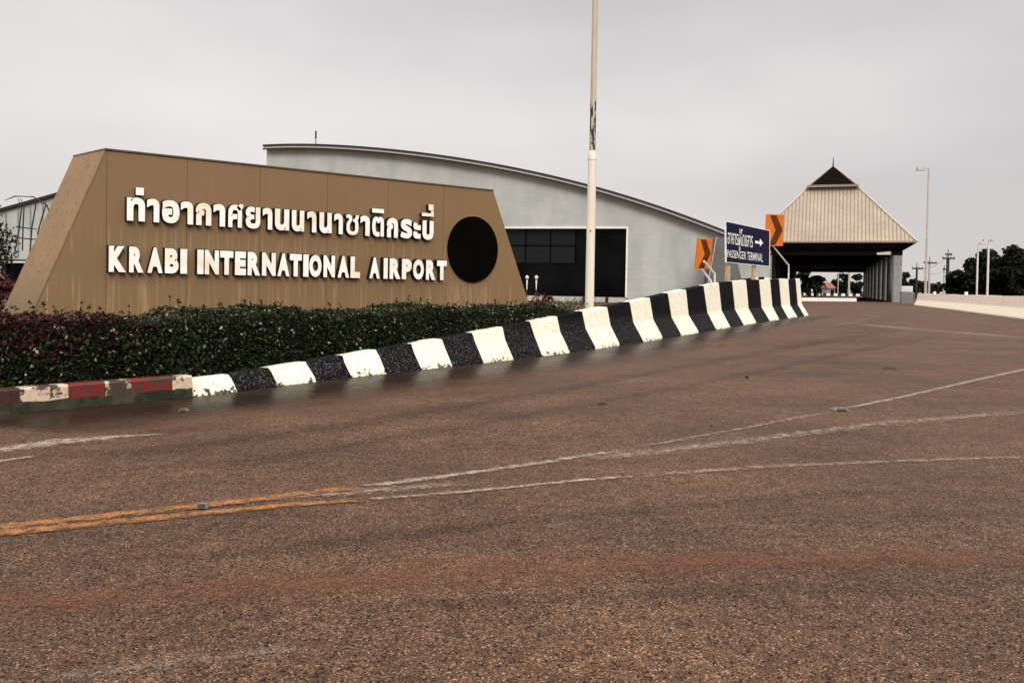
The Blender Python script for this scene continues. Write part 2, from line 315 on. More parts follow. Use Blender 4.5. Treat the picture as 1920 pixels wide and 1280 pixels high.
def leaves(pts, nrm, size, name, mat, parent=None, young=None, jitter=.9, aspect=.5):
    """one small folded leaf per point"""
    n = len(pts); pts = np.asarray(pts, float); nrm = np.asarray(nrm, float)+rng.normal(0, jitter, (n, 3)); nrm /= np.linalg.norm(nrm, axis=1)[:, None]+1e-9
    t = rng.normal(0, 1, (n, 3)); t -= nrm*(t*nrm).sum(1)[:, None]; t /= np.linalg.norm(t, axis=1)[:, None]+1e-9
    b = np.cross(nrm, t); sz = size*rng.uniform(.6, 1.4, n)[:, None]
    V = np.stack([pts-t*sz*.5, pts+b*sz*aspect*.5+nrm*sz*.1, pts+t*sz*.5, pts-b*sz*aspect*.5+nrm*sz*.1], 1).reshape(-1, 3)
    if parent:
        inv = np.array(root_mw(parent).inverted()); V = V @ inv[:3, :3].T+inv[:3, 3]
    idx = np.arange(n)*4; F = np.concatenate([np.stack([idx, idx+1, idx+2], 1), np.stack([idx, idx+2, idx+3], 1)]).astype(int)
    me = bpy.data.meshes.new(name); me.from_pydata(V.tolist(), [], F.tolist()); me.materials.append(mat)
    if young is not None:
        a = me.attributes.new('young', 'FLOAT', 'POINT'); a.data.foreach_set('value', np.repeat(np.asarray(young, float), 4))
    o = bpy.data.objects.new(name, me); COL.objects.link(o)
    if parent: o.parent = parent
    return o
_fc = bpy.data.curves.new('text', 'FONT'); _fo = bpy.data.objects.new('text', _fc); COL.objects.link(_fo)
def glyph(txt, offset):
    """flat outline of a string in the built-in lettering: verts, faces"""
    _fc.body = txt; _fc.offset = offset; _fc.resolution_u = 5; _fc.fill_mode = 'FRONT'
    dg = bpy.context.evaluated_depsgraph_get(); dg.update()
    me = bpy.data.meshes.new_from_object(_fo.evaluated_get(dg)); bm = bmesh.new(); bm.from_mesh(me); bpy.data.meshes.remove(me)
    bmesh.ops.remove_doubles(bm, verts=bm.verts, dist=1e-5); return bm
def glyph_on(pl, mb, txt, offset, x0, x1, top, bot, back, front, mi_face=0, mi_side=1, box=None):
    """set a glyph on plane pl between photo columns x0..x1; top/bot are functions px -> py"""
    bm = glyph(txt, offset)
    if box is None:
        xs = [v.co.x for v in bm.verts]; ys = [v.co.y for v in bm.verts]; bx = (min(xs), max(xs), min(ys), max(ys))
    else: bx = box
    ul = pl.uv(x0, (top(x0)+bot(x0))/2)[0]; ur = pl.uv(x1, (top(x1)+bot(x1))/2)[0]
    vt = (pl.uv(x0, top(x0))[1], pl.uv(x1, top(x1))[1]); vb = (pl.uv(x0, bot(x0))[1], pl.uv(x1, bot(x1))[1])
    def mp(co, off):
        a = (co.x-bx[0])/(bx[1]-bx[0]); b = (co.y-bx[2])/(bx[3]-bx[2])
        lo = vb[0]*(1-a)+vb[1]*a; hi = vt[0]*(1-a)+vt[1]*a
        return pl.pt(ul*(1-a)+ur*a, lo*(1-b)+hi*b, off)
    bm.verts.index_update(); n = len(bm.verts)
    vs = [mp(v.co, front) for v in bm.verts]; fs = [tuple(v.index for v in f.verts) for f in bm.faces]
    mb.mesh(vs, fs, mi_face)
    if back is not None:
        be = [(e.verts[0].index, e.verts[1].index) for e in bm.edges if len(e.link_faces) == 1]
        mb.mesh([mp(v.co, front) for v in bm.verts]+[mp(v.co, back) for v in bm.verts], [(a, b, b+n, a+n) for a, b in be], mi_side)
    bm.free()
lin = lambda x0, y0, x1, y1: (lambda x: y0+(y1-y0)*(x-x0)/(x1-x0))

# ------------------------------------------------------------------ ground and road
def sheet(name, pts, z, mat, kind='structure'):
    o = MB().face([(p[0], p[1], z) for p in pts]).build(name, mat); return tag(o, kind=kind)
sheet('ground', [(-1500, -300), (1500, -300), (1500, 2500), (-1500, 2500)], -.02, M_['grass'])
sheet('road', [(-70, -25), (45, -25), (45, 60), (60, 90), (110, 230), (-80, 230), (-80, 60)], 0, M_['road'])

# kerb and barrier base line, front edge, read off the photograph
BX = [(364, 745), (445, 735), (519, 725.5), (592, 717), (659, 709), (726, 701.5), (789, 694), (849, 687.3), (907, 681), (964, 675), (1016.5, 668.5), (1069, 661.5), (1117, 655.5), (1163, 649.5), (1207, 642.5), (1243.6, 636), (1277.5, 629.5), (1311, 623), (1342.6, 618), (1370, 613.8), (1394.6, 610), (1419, 606.8), (1443, 603.4), (1462, 600.2), (1478, 597.5), (1495, 594.5), (1508, 592.3)]
fit = np.polyfit([b[0]/1000 for b in BX], [b[1] for b in BX], 5)
base = [gp(x, float(np.polyval(fit, x/1000))) for x, y in BX]
Hh = np.interp([b[0] for b in BX], [364, 445, 592, 726, 849, 964, 1069, 1163, 1244, 1311, 1370, 1419, 1462, 1508], [.145, .16, .20, .26, .34, .44, .55, .67, .81, .99, 1.18, 1.30, 1.38, 1.47])
Hh[-3:] = [1.42, 1.45, 1.48]
HL = np.interp(Hh, [0, .15, .25, .4, .6, 1.08, 1.5], [0, .115, .175, .26, .33, .43, .46])
SS = np.interp([b[0] for b in BX], [364, 445, 592, 964, 1163, 1311, 1508], [.07, .09, .13, .19, .26, .33, .37])
def tangent(P, i):
    d = P[min(i+1, len(P)-1)]-P[max(i-1, 0)]; d.z = 0; return d.normalized()
left = lambda d: Vector((-d.y, d.x, 0))
# nose of the island and the way back
P = list(base); Hs = list(Hh); Ls = list(HL); Ss = list(SS)
d = tangent(base, len(base)-1); nrm = left(d); rN = 1.35; pe = P[-1]; pe2 = pe+d*1.0; P.append(pe2); cN = pe2+nrm*rN
for a in (22, 45, 68, 90, 112, 135, 158, 180):
    P.append(cN-nrm*rN*math.cos(R_(a))+d*rN*math.sin(R_(a)))
nb = len(base); Nb = [left(tangent(base, i)) for i in range(nb)]
def to_px(p):
    c_ = CR.transposed() @ (p-Vector((0, 0, CAM_H))); return 960+FPX*c_.x/-c_.z, CYP-FPX*c_.y/-c_.z
for i in range(nb-2, nb-11, -1):
    q = base[i]+Nb[i]*2.7
    if to_px(q-Vector((0, 0, 0)))[0] > 1352: P.append(q)
for k in range(nb, len(P)):
    x_ = to_px(P[k])[0]; Hs.append(1.50 if k < nb+6 else at(x_, float(np.interp(x_, [1330, 1350, 1376, 1420, 1500], [531, 526, 521, 519, 517.5])), P[k].y).z); Ls.append(.46); Ss.append(.37)
N = [left(tangent(P, i)) for i in range(len(P))]
bar = MB(); TOPW = .16
def prof(i):
    p, n, H, hl, s = P[i], N[i], Hs[i], Ls[i], Ss[i]; wv = min(TOPW, .1+H*.1); Z = Vector((0, 0, 1))
    return [p, p+n*.02+Z*min(.05, H*.3), p+n*s*.72+Z*hl, p+n*s+Z*(H-.012), p+n*(s+.015)+Z*H, p+n*(s+wv)+Z*H, p+n*(s+wv+.1)+Z*(-.05)]
nst = len(P)-1
def lerp_prof(i, f):
    a, b = prof(i), prof(i+1); i0 = i+f; jit = lambda q: (.035*math.sin(i0*12.9+q*4.7+i0*q) if abs(i0-round(i0)) < .01 and 0 < i0 < nst else 0)
    return [x*(1-min(1, max(0, f+jit(q))))+y*min(1, max(0, f+jit(q))) for q, (x, y) in enumerate(zip(a, b))]
for i in range(nst):
    sub = 4
    for k in range(sub):
        a, b = lerp_prof(i, k/sub), lerp_prof(i, (k+1)/sub)
        for q in range(6): bar.face([a[q], b[q], b[q+1], a[q+1]], i % 2)
bar.face(prof(0), 0); bar.face(list(reversed(prof(nst))), (nst-1) % 2)
bo = bar.build('concrete_barrier', [M_['bar_white'], M_['bar_black']]); tag(bo, 'long black and white striped concrete barrier rising from kerb height around the island nose', 'barrier')
bm = bmesh.new(); bm.from_mesh(bo.data); bmesh.ops.remove_doubles(bm, verts=bm.verts, dist=.002); bmesh.ops.recalc_face_normals(bm, faces=bm.faces)
for v in bm.verts:
    h = math.sin(v.co.x*7.3+v.co.y*3.1)*math.cos(v.co.y*5.7); v.co.z += .006*h*(v.co.z > .02); v.co.x += .006*math.sin(v.co.y*9)
bm.to_mesh(bo.data); bm.free()

# red and white kerb stones, left of the barrier
KB = [(-130, 790.5), (20, 778), (198, 761), (362, 745.5)]
kfit = lambda x: float(np.interp(x, [a for a, _ in KB], [b for _, b in KB]))
stones = [((-130, 20), [(-130, 20, 'kerb_dull')]), ((20.6, 197.6), [(20.6, 38, 'kerb_dull'), (38, 129, 'kerb_white'), (129, 197.6, 'kerb_red')]),
          ((198.4, 361.5), [(198.4, 247, 'kerb_patch'), (247, 324, 'kerb_red'), (324, 361.5, 'kerb_white')])]
labels = ['dull dark red kerb stone at the left edge of the photo', 'kerb stone painted white then red, between its dark and its flaking neighbour', 'mossy kerb stone with flaking white, red and white paint next to the barrier']
KP = [gp(x, y) for x, y in KB]
for ((x0, x1), segs), lb in zip(stones, labels):
    mb = MB(); mats = [M_['kerb_conc']]
    rings = []
    for (a, b, mt) in segs:
        mats.append(M_[mt]); mi = len(mats)-1
        xs = np.linspace(a, b, 5)
        for xa, xb in zip(xs[:-1], xs[1:]):
            r = []
            for x in (xa, xb):
                p = gp(x, kfit(x)); i = min(2, max(0, sum(1 for q, _ in KB[1:-1] if x > q))); dd = (KP[i+1]-KP[i]); dd.z = 0; n = left(dd.normalized()); Z = Vector((0, 0, 1))
                r.append([p-Z*.03, p+n*.006+Z*.085+Z*.006*math.sin(x*.21), p+n*.012+Z*.176, p+n*.028+Z*.19, p+n*.15+Z*.19, p+n*.15-Z*.03])
            for q, m_ in ((0, 0), (1, mi), (2, mi), (3, mi), (4, 0)): mb.face([r[0][q], r[1][q], r[1][q+1], r[0][q+1]], m_)
            if xa == x0: mb.face(r[0], 0)
            if xb == x1: mb.face(r[1], 0)
    tag(mb.build('kerb_stone', mats), lb, 'kerb stone', 'painted kerb stones')

# gutter along kerb and barrier, then its seam
GB = KP[:-1]+P[:len(base)+3]
def strip(name, line, o0, o1, z, mat):
    mb = MB()
    for i in range(len(line)-1):
        na, nb = left(tangent(line, i)), left(tangent(line, i+1)); Z = Vector((0, 0, z))
        mb.face([line[i]-na*o0+Z, line[i+1]-nb*o0+Z, line[i+1]-nb*o1+Z, line[i]-na*o1+Z])
    return tag(mb.build(name, mat), kind='structure')
strip('gutter', GB, -.05, .46, .004, M_['gutter']); strip('gutter_seam', GB, .462, .476, .006, M_['seam'])
def band(name, pts, hw, mat, z):    # soft edged stain following world points
    mb = MB(); n = len(pts); a, b = [], []
    for i, p in enumerate(pts):
        l_ = left(tangent(pts, i)); a.append(p+l_*hw[i]+Vector((0, 0, z))); b.append(p-l_*hw[i]+Vector((0, 0, z)))
    m_ = [(x+y)/2 for x, y in zip(a, b)]
    mb.mesh(a+m_+b, [(i, n+i, n+i+1, i+1) for i in range(n-1)]+[(n+i, 2*n+i, 2*n+i+1, n+i+1) for i in range(n-1)])
    o = mb.build(name, mat); at_ = o.data.attributes.new('fade', 'FLOAT', 'POINT'); at_.data.foreach_set('value', [0.0]*n+[-.3]+[1.0]*(n-2)+[-.3]+[0.0]*n)
    return tag(o, kind='structure')
m = Mat('wet road film', .3, .13); fa_ = nn(m.t, 'ShaderNodeAttribute', attribute_name='fade'); m.color((.014, .008, .005)); m.bump(m.noise(60, 4), .25, .004)
m.cut(m.ramp(m.math('ADD', m.math('MULTIPLY', fa_.outputs['Fac'], .62), m.math('MULTIPLY', m.noise(2.2, 6, .65), .5)), (.36, 0), (.85, .62)))
band('wet_patch', [p-left(tangent(GB, i))*.55 for i, p in enumerate(GB)][:-2], [.75+.03*min(i, 10)-.02*max(0, i-10) for i in range(len(GB)-2)], m.m, .008)
def film(name, c, top):
    m = Mat(name, .5, .1); fa_ = nn(m.t, 'ShaderNodeAttribute', attribute_name='fade'); m.color(c)
    m.cut(m.ramp(m.math('ADD', m.math('MULTIPLY', fa_.outputs['Fac'], .6), m.math('MULTIPLY', m.noise(1.4, 7, .7, m.co((1, 1, 1), (5, 1, 0))), .6)), (.42, 0), (.95, top))); return m.m
dk, lt = film('dark tyre film', (.012, .007, .005), .2), film('pale dust film', (.15, .085, .052), .5)
for nm, q, w_, mt in (('tyre_track', ((-60, 880), (300, 846), (700, 790), (1100, 722), (1420, 662), (1640, 622)), .26, dk), ('tyre_track', ((100, 905), (500, 862), (900, 795), (1300, 722), (1650, 650), (1800, 622)), .24, dk),
        ('tyre_track', ((-100, 1090), (500, 1035), (1000, 975), (1500, 930), (2000, 905)), .12, dk), ('tyre_track', ((300, 1180), (900, 1130), (1500, 1105), (2050, 1095)), .10, dk),
        ('dust_band', ((-60, 818), (300, 795), (620, 750), (940, 705), (1260, 658), (1480, 628)), .5, lt), ('dust_band', ((1250, 700), (1480, 655), (1700, 622), (1900, 612)), 1.5, lt), ('dust_band', ((1420, 640), (1560, 605), (1640, 585), (1660, 575)), 2.2, lt)):
    band(nm, [gp(x, y) for x, y in q], [w_]*len(q), mt, .0065)
# island planting bed
isl = [KP[0]+Vector((-.1, .15, 0))]+[p+left(tangent(GB, i))*.14 for i, p in enumerate(GB)][1:]
poly = [(p.x, p.y) for p in isl[1:]]
bed = [(KP[0].x-.15, KP[0].y+.1)]+[(p.x, p.y) for p in isl[1:3+14]]
bed += [(-1.5, 21), (-9, 20), (-14, 12), (-9, 4)]
sheet('planting_bed', bed, .11, M_['soil'])
isd = [(p.x, p.y) for p in [P[i]+N[i]*.25 for i in range(13, len(P)-4)]]
sheet('island_soil', isd, .02, M_['soil'])

# road paint
def line_mark(name, pts, wpx, mat, z=.006):
    q0, q1 = pts[0], pts[1]; q2, q3 = pts[-2], pts[-1]; nt_ = lambda a_, b_, f: (a_[0]+(b_[0]-a_[0])*f, a_[1]+(b_[1]-a_[1])*f)
    pts = [q0, nt_(q0, q1, .25)]+pts[1:-1]+[nt_(q2, q3, .6), q3]; wpx = [wpx[0], wpx[0]]+wpx[1:-1]+[wpx[-1], wpx[-1]]
    mb = MB(); a = [gp(x, y-wpx_/2, z) for (x, y), wpx_ in zip(pts, wpx)]; b = [gp(x, y+wpx_/2, z) for (x, y), wpx_ in zip(pts, wpx)]
    m_ = [(x+y)/2 for x, y in zip(a, b)]; n = len(pts)
    mb.mesh(a+m_+b, [(i, n+i, n+i+1, i+1) for i in range(n-1)]+[(n+i, 2*n+i, 2*n+i+1, n+i+1) for i in range(n-1)])
    o = mb.build(name, mat); at_ = o.data.attributes.new('fade', 'FLOAT', 'POINT'); at_.data.foreach_set('value', [0.0]*n+[-.5]+[1.0]*(n-2)+[-.5]+[0.0]*n)
    return tag(o, kind='structure')
line_mark('yellow_line', [(-90, 996), (0, 987), (200, 966), (380, 946.5), (520, 930), (668, 913)], [12.5, 12, 11, 10, 9.5, 8], M_['mark_yellow'])
line_mark('yellow_line', [(-90, 1007), (0, 998.5), (200, 978.5), (380, 961), (540, 946), (690, 935)], [12.5, 12, 11, 10, 8, 6], M_['mark_yellow'])
line_mark('white_line', [(668, 913), (850, 890), (1020, 865.5), (1190, 839)], [8, 8, 7.5, 7], M_['mark_white'])
line_mark('white_line', [(1190, 839), (1400, 801), (1570, 768)], [6, 5, 5], M_['mark_faint'])
line_mark('white_line', [(1570, 768), (1700, 742), (1830, 712), (1960, 684)], [5, 5, 5, 5], M_['mark_white'])
line_mark('white_line', [(690, 935), (870, 921), (1060, 902), (1200, 890)], [5, 5, 5, 5], M_['mark_white'])
line_mark('white_line', [(1200, 890), (1450, 873.5), (1700, 863), (1960, 854)], [7, 7, 6, 6], M_['mark_faint'])
line_mark('white_line', [(1080, 860), (1250, 844), (1400, 826), (1640, 795), (1960, 768)], [12, 15, 14, 12, 10], M_['mark_faint'])
line_mark('white_scuff', [(480, 936), (600, 927), (720, 918), (880, 904)], [7, 8, 14, 12], M_['mark_faint'])
line_mark('white_line', [(-60, 850), (0, 842), (100, 829), (200, 820.5), (318, 811.5)], [13, 13, 13, 9, 3], M_['mark_white'])
line_mark('white_line', [(-60, 875), (0, 864.5), (80, 851.5)], [7, 7, 4], M_['mark_white'])
line_mark('red_dust_band', [(-80, 1140), (300, 1112), (600, 1094), (850, 1076), (1200, 1058), (1560, 1046), (1980, 1040)], [60, 66, 76, 80, 70, 54, 40], M_['mark_red'])
line_mark('pale_scuff', [(60, 1278), (250, 1252), (450, 1228), (610, 1212)], [46, 44, 42, 34], M_['mark_pale'])
line_mark('pale_scuff', [(1560, 612), (1610, 601), (1665, 588)], [4, 4, 3], M_['mark_faint'], .005)
line_mark('pale_scuff', [(1590, 606), (1750, 620), (1940, 634)], [5, 5, 5], M_['mark_faint'])

# ------------------------------------------------------------------ monument sign
SL, SR = at(60, 600, 9.6), at(992, 572, 13.5)
SP = Plane(SL, SR); rzs = math.atan2(SP.d.y, SP.d.x)
sign = thing('monument_sign', 'brown trapezoid airport name sign with white raised letters behind the hedge', 'sign', SP.a, rzs)
uTL, vTL = SP.uv(200, 283); uTR, vTR = SP.uv(925, 358.5); uBL, vBL = SP.uv(58, 600); uBR, vBR = SP.uv(992.5, 572)
kL = (uTL-uBL)/(vTL-vBL); kR = (uTR-uBR)/(vTR-vBR)
eL = lambda v: uTL+(v-vTL)*kL; eR = lambda v: uTR+(v-vTR)*kR
topv = lambda u: vTL+(vTR-vTL)*(u-uTL)/(uTR-uTL)
bk = Vector((-.70, .63, 0))
front = [SP.pt(eL(0), 0), SP.pt(eR(0), 0), SP.pt(uTR, vTR), SP.pt(uTL, vTL)]
ins = lambda p: p-SP.n*.03
core = MB().hexa([ins(p) for p in front], [p+bk for p in front], 0); core.build('core', M_['core'], sign)
joints = [199.5, 350, 487, 613, 727, 831]
us = [None]+[SP.uv(x, 440)[0] for x in joints]+[None]
pan = MB(); g = .002
for i in range(len(us)-1):
    a, b = us[i], us[i+1]
    vb = [ (eL(0) if a is None else a+g, 0), (eR(0) if b is None else b-g, 0)]
    vt = []
    if a is None: vt = [(min(b-g, uTL+0.0), None)]
    if a is None:
        pts = [(eL(0), 0), (b-g, 0), (b-g, (b-g-uTL)/kL+vTL if b-g < uTL else topv(b-g))]
        if b-g > uTL: pts.append((uTL, vTL))
    elif b is None: pts = [(a+g, 0), (eR(0), 0), (uTR, vTR), (a+g, topv(a+g))]
    else: pts = [(a+g, 0), (b-g, 0), (b-g, topv(b-g)), (a+g, topv(a+g))]
    pan.hexa([SP.pt(u, v, .0) for u, v in pts], [SP.pt(u, v, -.028) for u, v in pts], 0)
pan.build('front_cladding', M_['clad'], sign)
ef = [front[0], front[3]]; e2 = [p+bk for p in ef]; nz = (ef[1]-ef[0]).cross(e2[0]-ef[0]).normalized()
if nz.x > 0: nz = -nz
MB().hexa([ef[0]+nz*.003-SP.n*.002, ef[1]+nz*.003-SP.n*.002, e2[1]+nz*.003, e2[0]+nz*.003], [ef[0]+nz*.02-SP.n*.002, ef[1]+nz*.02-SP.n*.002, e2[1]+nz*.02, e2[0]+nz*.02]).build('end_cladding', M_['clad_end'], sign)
Zv = Vector((0, 0, 1)); tA, tB = front[3]+nz*.02, front[2]
MB().hexa([tA+SP.n*.012+Zv*.002, tB+SP.n*.012+Zv*.002, tB+bk+Zv*.002, tA+bk+Zv*.002], [tA+SP.n*.012+Zv*.022, tB+SP.n*.012+Zv*.022, tB+bk+Zv*.022, tA+bk+Zv*.022]).build('coping', M_['coping'], sign)
cu, cv = SP.uv(885.7, 467.5); rv = (SP.uv(886, 406)[1]-SP.uv(886, 529)[1])/2
def disc(r, o0, o1, name, mt, par):
    pts = [(cu+.89*r*math.cos(t), cv+r*math.sin(t)) for t in np.linspace(0, 2*math.pi, 65)[:-1]]
    return MB().hexa([SP.pt(u, v, o0) for u, v in pts], [SP.pt(u, v, o1) for u, v in pts]).build(name, mt, par, smooth=True)
dd = disc(rv, .002, .035, 'disc', M_['disc'], sign)
THAI = [('ท', 235.4, 269), ('า', 273, 295.8), ('อ', 301, 333.4), ('า', 336, 359), ('ก', 364, 392.8), ('า', 396.7, 418.5), ('ศ', 424.4, 452), ('ย', 457, 484), ('า', 488.7, 506.5), ('น', 511.5, 538), ('น', 543, 566), ('า', 571.6, 588.7), ('น', 594.5, 617.4), ('า', 622, 638), ('ช', 643.7, 667.8), ('า', 671, 688.4), ('ต', 693, 714.8), ('ก', 720.5, 741), ('ร', 745.7, 767.5), ('ะ', 769.8, 783.5), ('บ', 787, 807.6)]
ENG = [('K', 202, 233.4), ('R', 240, 266), ('A', 274, 301.7), ('B', 306.7, 331.4), ('I', 335.4, 347.2), ('I', 367, 378), ('N', 381, 406.6), ('T', 409.6, 433.3), ('E', 437.3, 457), ('R', 461, 483.8), ('N', 487.8, 512.5), ('A', 516.5, 538.3), ('T', 539.5, 561), ('I', 564.7, 573.9), ('O', 576, 598), ('N', 602.5, 623), ('A', 629, 649.5), ('L', 653, 670), ('A', 688.5, 706.8), ('I', 714.8, 721.7), ('R', 726, 745.7), ('P', 749, 766.4), ('O', 769.8, 789), ('R', 794, 811), ('T', 814.5, 831.7)]
tt, tb = lin(252, 371.5, 797, 414.5), lin(252, 415, 797, 450)
et, eb = lin(217, 461.5, 823, 488.7), lin(217, 510, 823, 525)
def letter(ch, off, x0, x1, top, bot):
    mb = MB(); g1 = 1.9; glyph_on(SP, mb, ch, off, x0-g1, x1+g1, lambda x: top(x)-g1, lambda x: bot(x)+g1, None, .0045, 1); glyph_on(SP, mb, ch, off, x0, x1, top, bot, .004, .085); mb.build('letter', [M_['letter'], M_['letter_side_shade']], sign, recalc=False)  # wider dark plate behind each glyph is added as its shadow border
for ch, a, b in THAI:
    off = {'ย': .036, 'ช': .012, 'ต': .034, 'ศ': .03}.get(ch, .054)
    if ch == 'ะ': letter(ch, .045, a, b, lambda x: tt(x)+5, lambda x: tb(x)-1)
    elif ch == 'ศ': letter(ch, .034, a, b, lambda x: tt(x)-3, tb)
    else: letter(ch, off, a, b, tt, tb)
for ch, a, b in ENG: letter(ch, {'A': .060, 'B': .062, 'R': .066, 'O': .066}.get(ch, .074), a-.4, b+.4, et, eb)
def bar_letter(boxes):               # vowel and tone marks as plain raised bars
    mb = MB()
    for k, (x0, x1, y0, y1) in enumerate(boxes):
        q = [SP.uv(x0, y1), SP.uv(x1, y1+(x1-x0)*.075), SP.uv(x1, y0+(x1-x0)*.075), SP.uv(x0, y0)]; o = .085-.002*k
        mb.face([SP.pt(u, v, o) for u, v in q], 0)
        for i in range(4):
            (ua, va), (ub, vb_) = q[i], q[(i+1) % 4]; mb.face([SP.pt(ua, va, o), SP.pt(ub, vb_, o), SP.pt(ub, vb_, .004), SP.pt(ua, va, .004)], 1)
    mb.build('letter', [M_['letter'], M_['letter_side_shade']], sign)
bar_letter([(252, 267, 352.5, 366.5)])
bar_letter([(693, 714.8, 391.5, 399)])
bar_letter([(786, 808, 399.5, 405.5), (803, 808, 396, 406)])
bar_letter([(798.5, 807.5, 384, 395)])

# ------------------------------------------------------------------ hedge
line = KP[:-1]+P[:14]; cum = [0]
for a, b in zip(line[:-1], line[1:]): cum.append(cum[-1]+(b-a).length)
def on_line(s):
    i = max(0, min(len(line)-2, int(np.searchsorted(cum, s))-1)); f = (s-cum[i])/(cum[i+1]-cum[i]); f = min(1, max(0, f))
    n = (left(tangent(line, i))*(1-f)+left(tangent(line, i+1))*f).normalized(); return line[i]*(1-f)+line[i+1]*f, n
Ltot = cum[-1]-.4
bump_ = lambda s, t: .05*math.sin(s*2.3+1)+.035*math.sin(s*5.9+t*4)+.02*math.sin(s*13+2)
hz = lambda s: .69-.02*min(1, max(0, (s-2)/8))
d0 = lambda s: .24+.06*min(1, s/8)
pts, nr, yg = [], [], []
def hp(s, t, v):                    # t across (0 front..1 back), v height
    p, n = on_line(s); return p+n*(d0(s)+t)+Vector((0, 0, v))
NH = 50000
for _ in range(NH):
    s = random.uniform(-.1, Ltot); p, n = on_line(max(0, s)); h = hz(s)+bump_(s, 0)*.7
    if s > Ltot-2.0: h *= .82+.18*(Ltot-s)/2.0
    r = random.random(); dep = abs(random.gauss(0, .035))
    lump = .045*math.sin(s*4.1)*math.sin(s*1.7+2)
    if r < .56:
        v = random.uniform(.06, h); q = p+n*(d0(s)+dep+lump+.05*max(0, v-h+.15)/.15)+Vector((0, 0, v)); nv = -n+Vector((0, 0, .45))
    elif r < .93:
        t = random.random()*.85; spike = .02*random.random(); q = p+n*(d0(s)+t)+Vector((0, 0, h-dep*.7+spike)); nv = Vector((0, 0, 1))-n*.3; v = h
    else:
        v = random.uniform(.06, h); q = p+n*(d0(s)+.85)+Vector((0, 0, v)); nv = n
    pts.append(q); nr.append(nv)
    red = max(0, 1-(s-.9)/1.0) if s > .9 else 1
    yg.append(1.0 if random.random() < red*(.12+.9*max(0, (v-h+.34)/.34))*.95 else 0.0)
core = MB(); sprig_n = 420          # stray shoots standing above the clipped top
for _ in range(sprig_n):
    s = random.uniform(-.1, Ltot-.3); p, n = on_line(max(0, s)); h = hz(s)+bump_(s, 0)*.7
    if s > Ltot-2.0: h *= .82+.18*(Ltot-s)/2.0
    q0 = p+n*(d0(s)+random.uniform(.05, .85))+Vector((0, 0, h-.05)); ln_ = .06+.11*random.random()**2; dr = Vector((random.gauss(0, .3), random.gauss(0, .3), 1)).normalized()
    core.tube([q0, q0+dr*ln_], [.0022, .001], 3); red = max(0, 1-(s-.9)/1.0) if s > .9 else 1
    for k in range(random.randint(6, 10)):
        f = random.uniform(.35, 1.05); pts.append(q0+dr*ln_*f+Vector((random.gauss(0, .009), random.gauss(0, .009), 0))); nr.append(Vector((random.gauss(0, 1), random.gauss(0, 1), .6))); yg.append(1.0 if random.random() < red else 0.0)
hedge = thing('hedge', 'clipped dark green hedge with reddish young leaves, in front of the brown name sign', 'hedge', tuple(line[2]))
leaves(pts, nr, .034, 'foliage', M_['hedge'], hedge, young=yg, jitter=.75, aspect=.55)
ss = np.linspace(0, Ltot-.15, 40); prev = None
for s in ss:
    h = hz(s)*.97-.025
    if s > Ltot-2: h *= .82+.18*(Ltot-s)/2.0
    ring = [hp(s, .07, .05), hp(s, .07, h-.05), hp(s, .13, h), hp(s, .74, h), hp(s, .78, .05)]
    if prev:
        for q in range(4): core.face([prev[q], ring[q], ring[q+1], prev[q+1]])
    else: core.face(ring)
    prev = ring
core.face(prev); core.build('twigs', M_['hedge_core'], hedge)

def shrub(name, label, cat, c, rx, ry, h, n, size, mat, z0=.1, stems=6, group=None, shoots=None):
    o = thing(name, label, cat, (c[0], c[1], z0), 0, group); c = Vector((c[0], c[1], z0)); pts, nr = [], []
    blobs = [(c+Vector((random.uniform(-.6, .6)*rx, random.uniform(-.6, .6)*ry, h*random.uniform(.35, .85))), random.uniform(.28, .5)) for _ in range(9)]
    for _ in range(n):
        bc, br_ = random.choice(blobs); dv = Vector((random.gauss(0, 1), random.gauss(0, 1), random.gauss(0, 1))).normalized(); rr = br_*random.uniform(.55, 1.05)
        pts.append(bc+Vector((dv.x*rx*rr, dv.y*ry*rr, dv.z*h*rr*.55))); nr.append(dv+Vector((0, 0, .3)))
    leaves(pts, nr, size, 'foliage', mat, o)
    mb = MB()
    for k in range(stems):
        bc = blobs[k % len(blobs)][0]; mb.tube([c+Vector((random.uniform(-.1, .1), random.uniform(-.1, .1), 0)), (c+bc)/2+Vector((0, 0, .05*h)), bc], [.02, .014, .006], 5)
    mb.build('stem', M_['twig'], o)
    if shoots:
        for pth in shoots: MB().tube(pth, [.010]*(len(pth)-1)+[.004], 5).build('shoot', M_['twig'], o)
    return o
Ys = 12.5
sh = [[(95, 470), (100, 420), (88, 385), (62, 369), (28, 368), (8, 376)], [(28, 470), (36, 430), (40, 392), (34, 372)], [(42, 470), (43, 430), (45, 385), (38, 372)], [(56, 475), (60, 425), (67, 385), (66, 376), (58, 374)], [(70, 440), (78, 410), (86, 385), (84, 376)], [(30, 425), (52, 428), (74, 430)], [(30, 445), (60, 449), (78, 447)]]
p = at(8, 440, Ys)
shrub('flowering_shrub', 'tall loose shrub with small red flowers and arching bare shoots left of the name sign', 'shrub', (p.x-.25, p.y), .62, .7, 2.05, 2300, .075, M_['leaf'], shoots=[[at(x, y, Ys+.1) for x, y in q] for q in sh])
p = at(18, 575, 11); shrub('red_shrub', 'low dark red shrub beside the lower left corner of the name sign', 'shrub', (p.x, p.y), .7, .5, .95, 2200, .07, M_['redleaf'])
p = at(1006, 565, 17.5); shrub('red_shrub', 'low dark red shrub just right of the name sign', 'shrub', (p.x, p.y), .42, .4, .72, 1100, .06, M_['redleaf'])
p = at(1062, 570, 16.6); shrub('groundcover_shrub', 'low yellowish green shrub beside the foot of the cream pole', 'shrub', (p.x, p.y), .62, .5, .66, 1900, .05, M_['cover'])
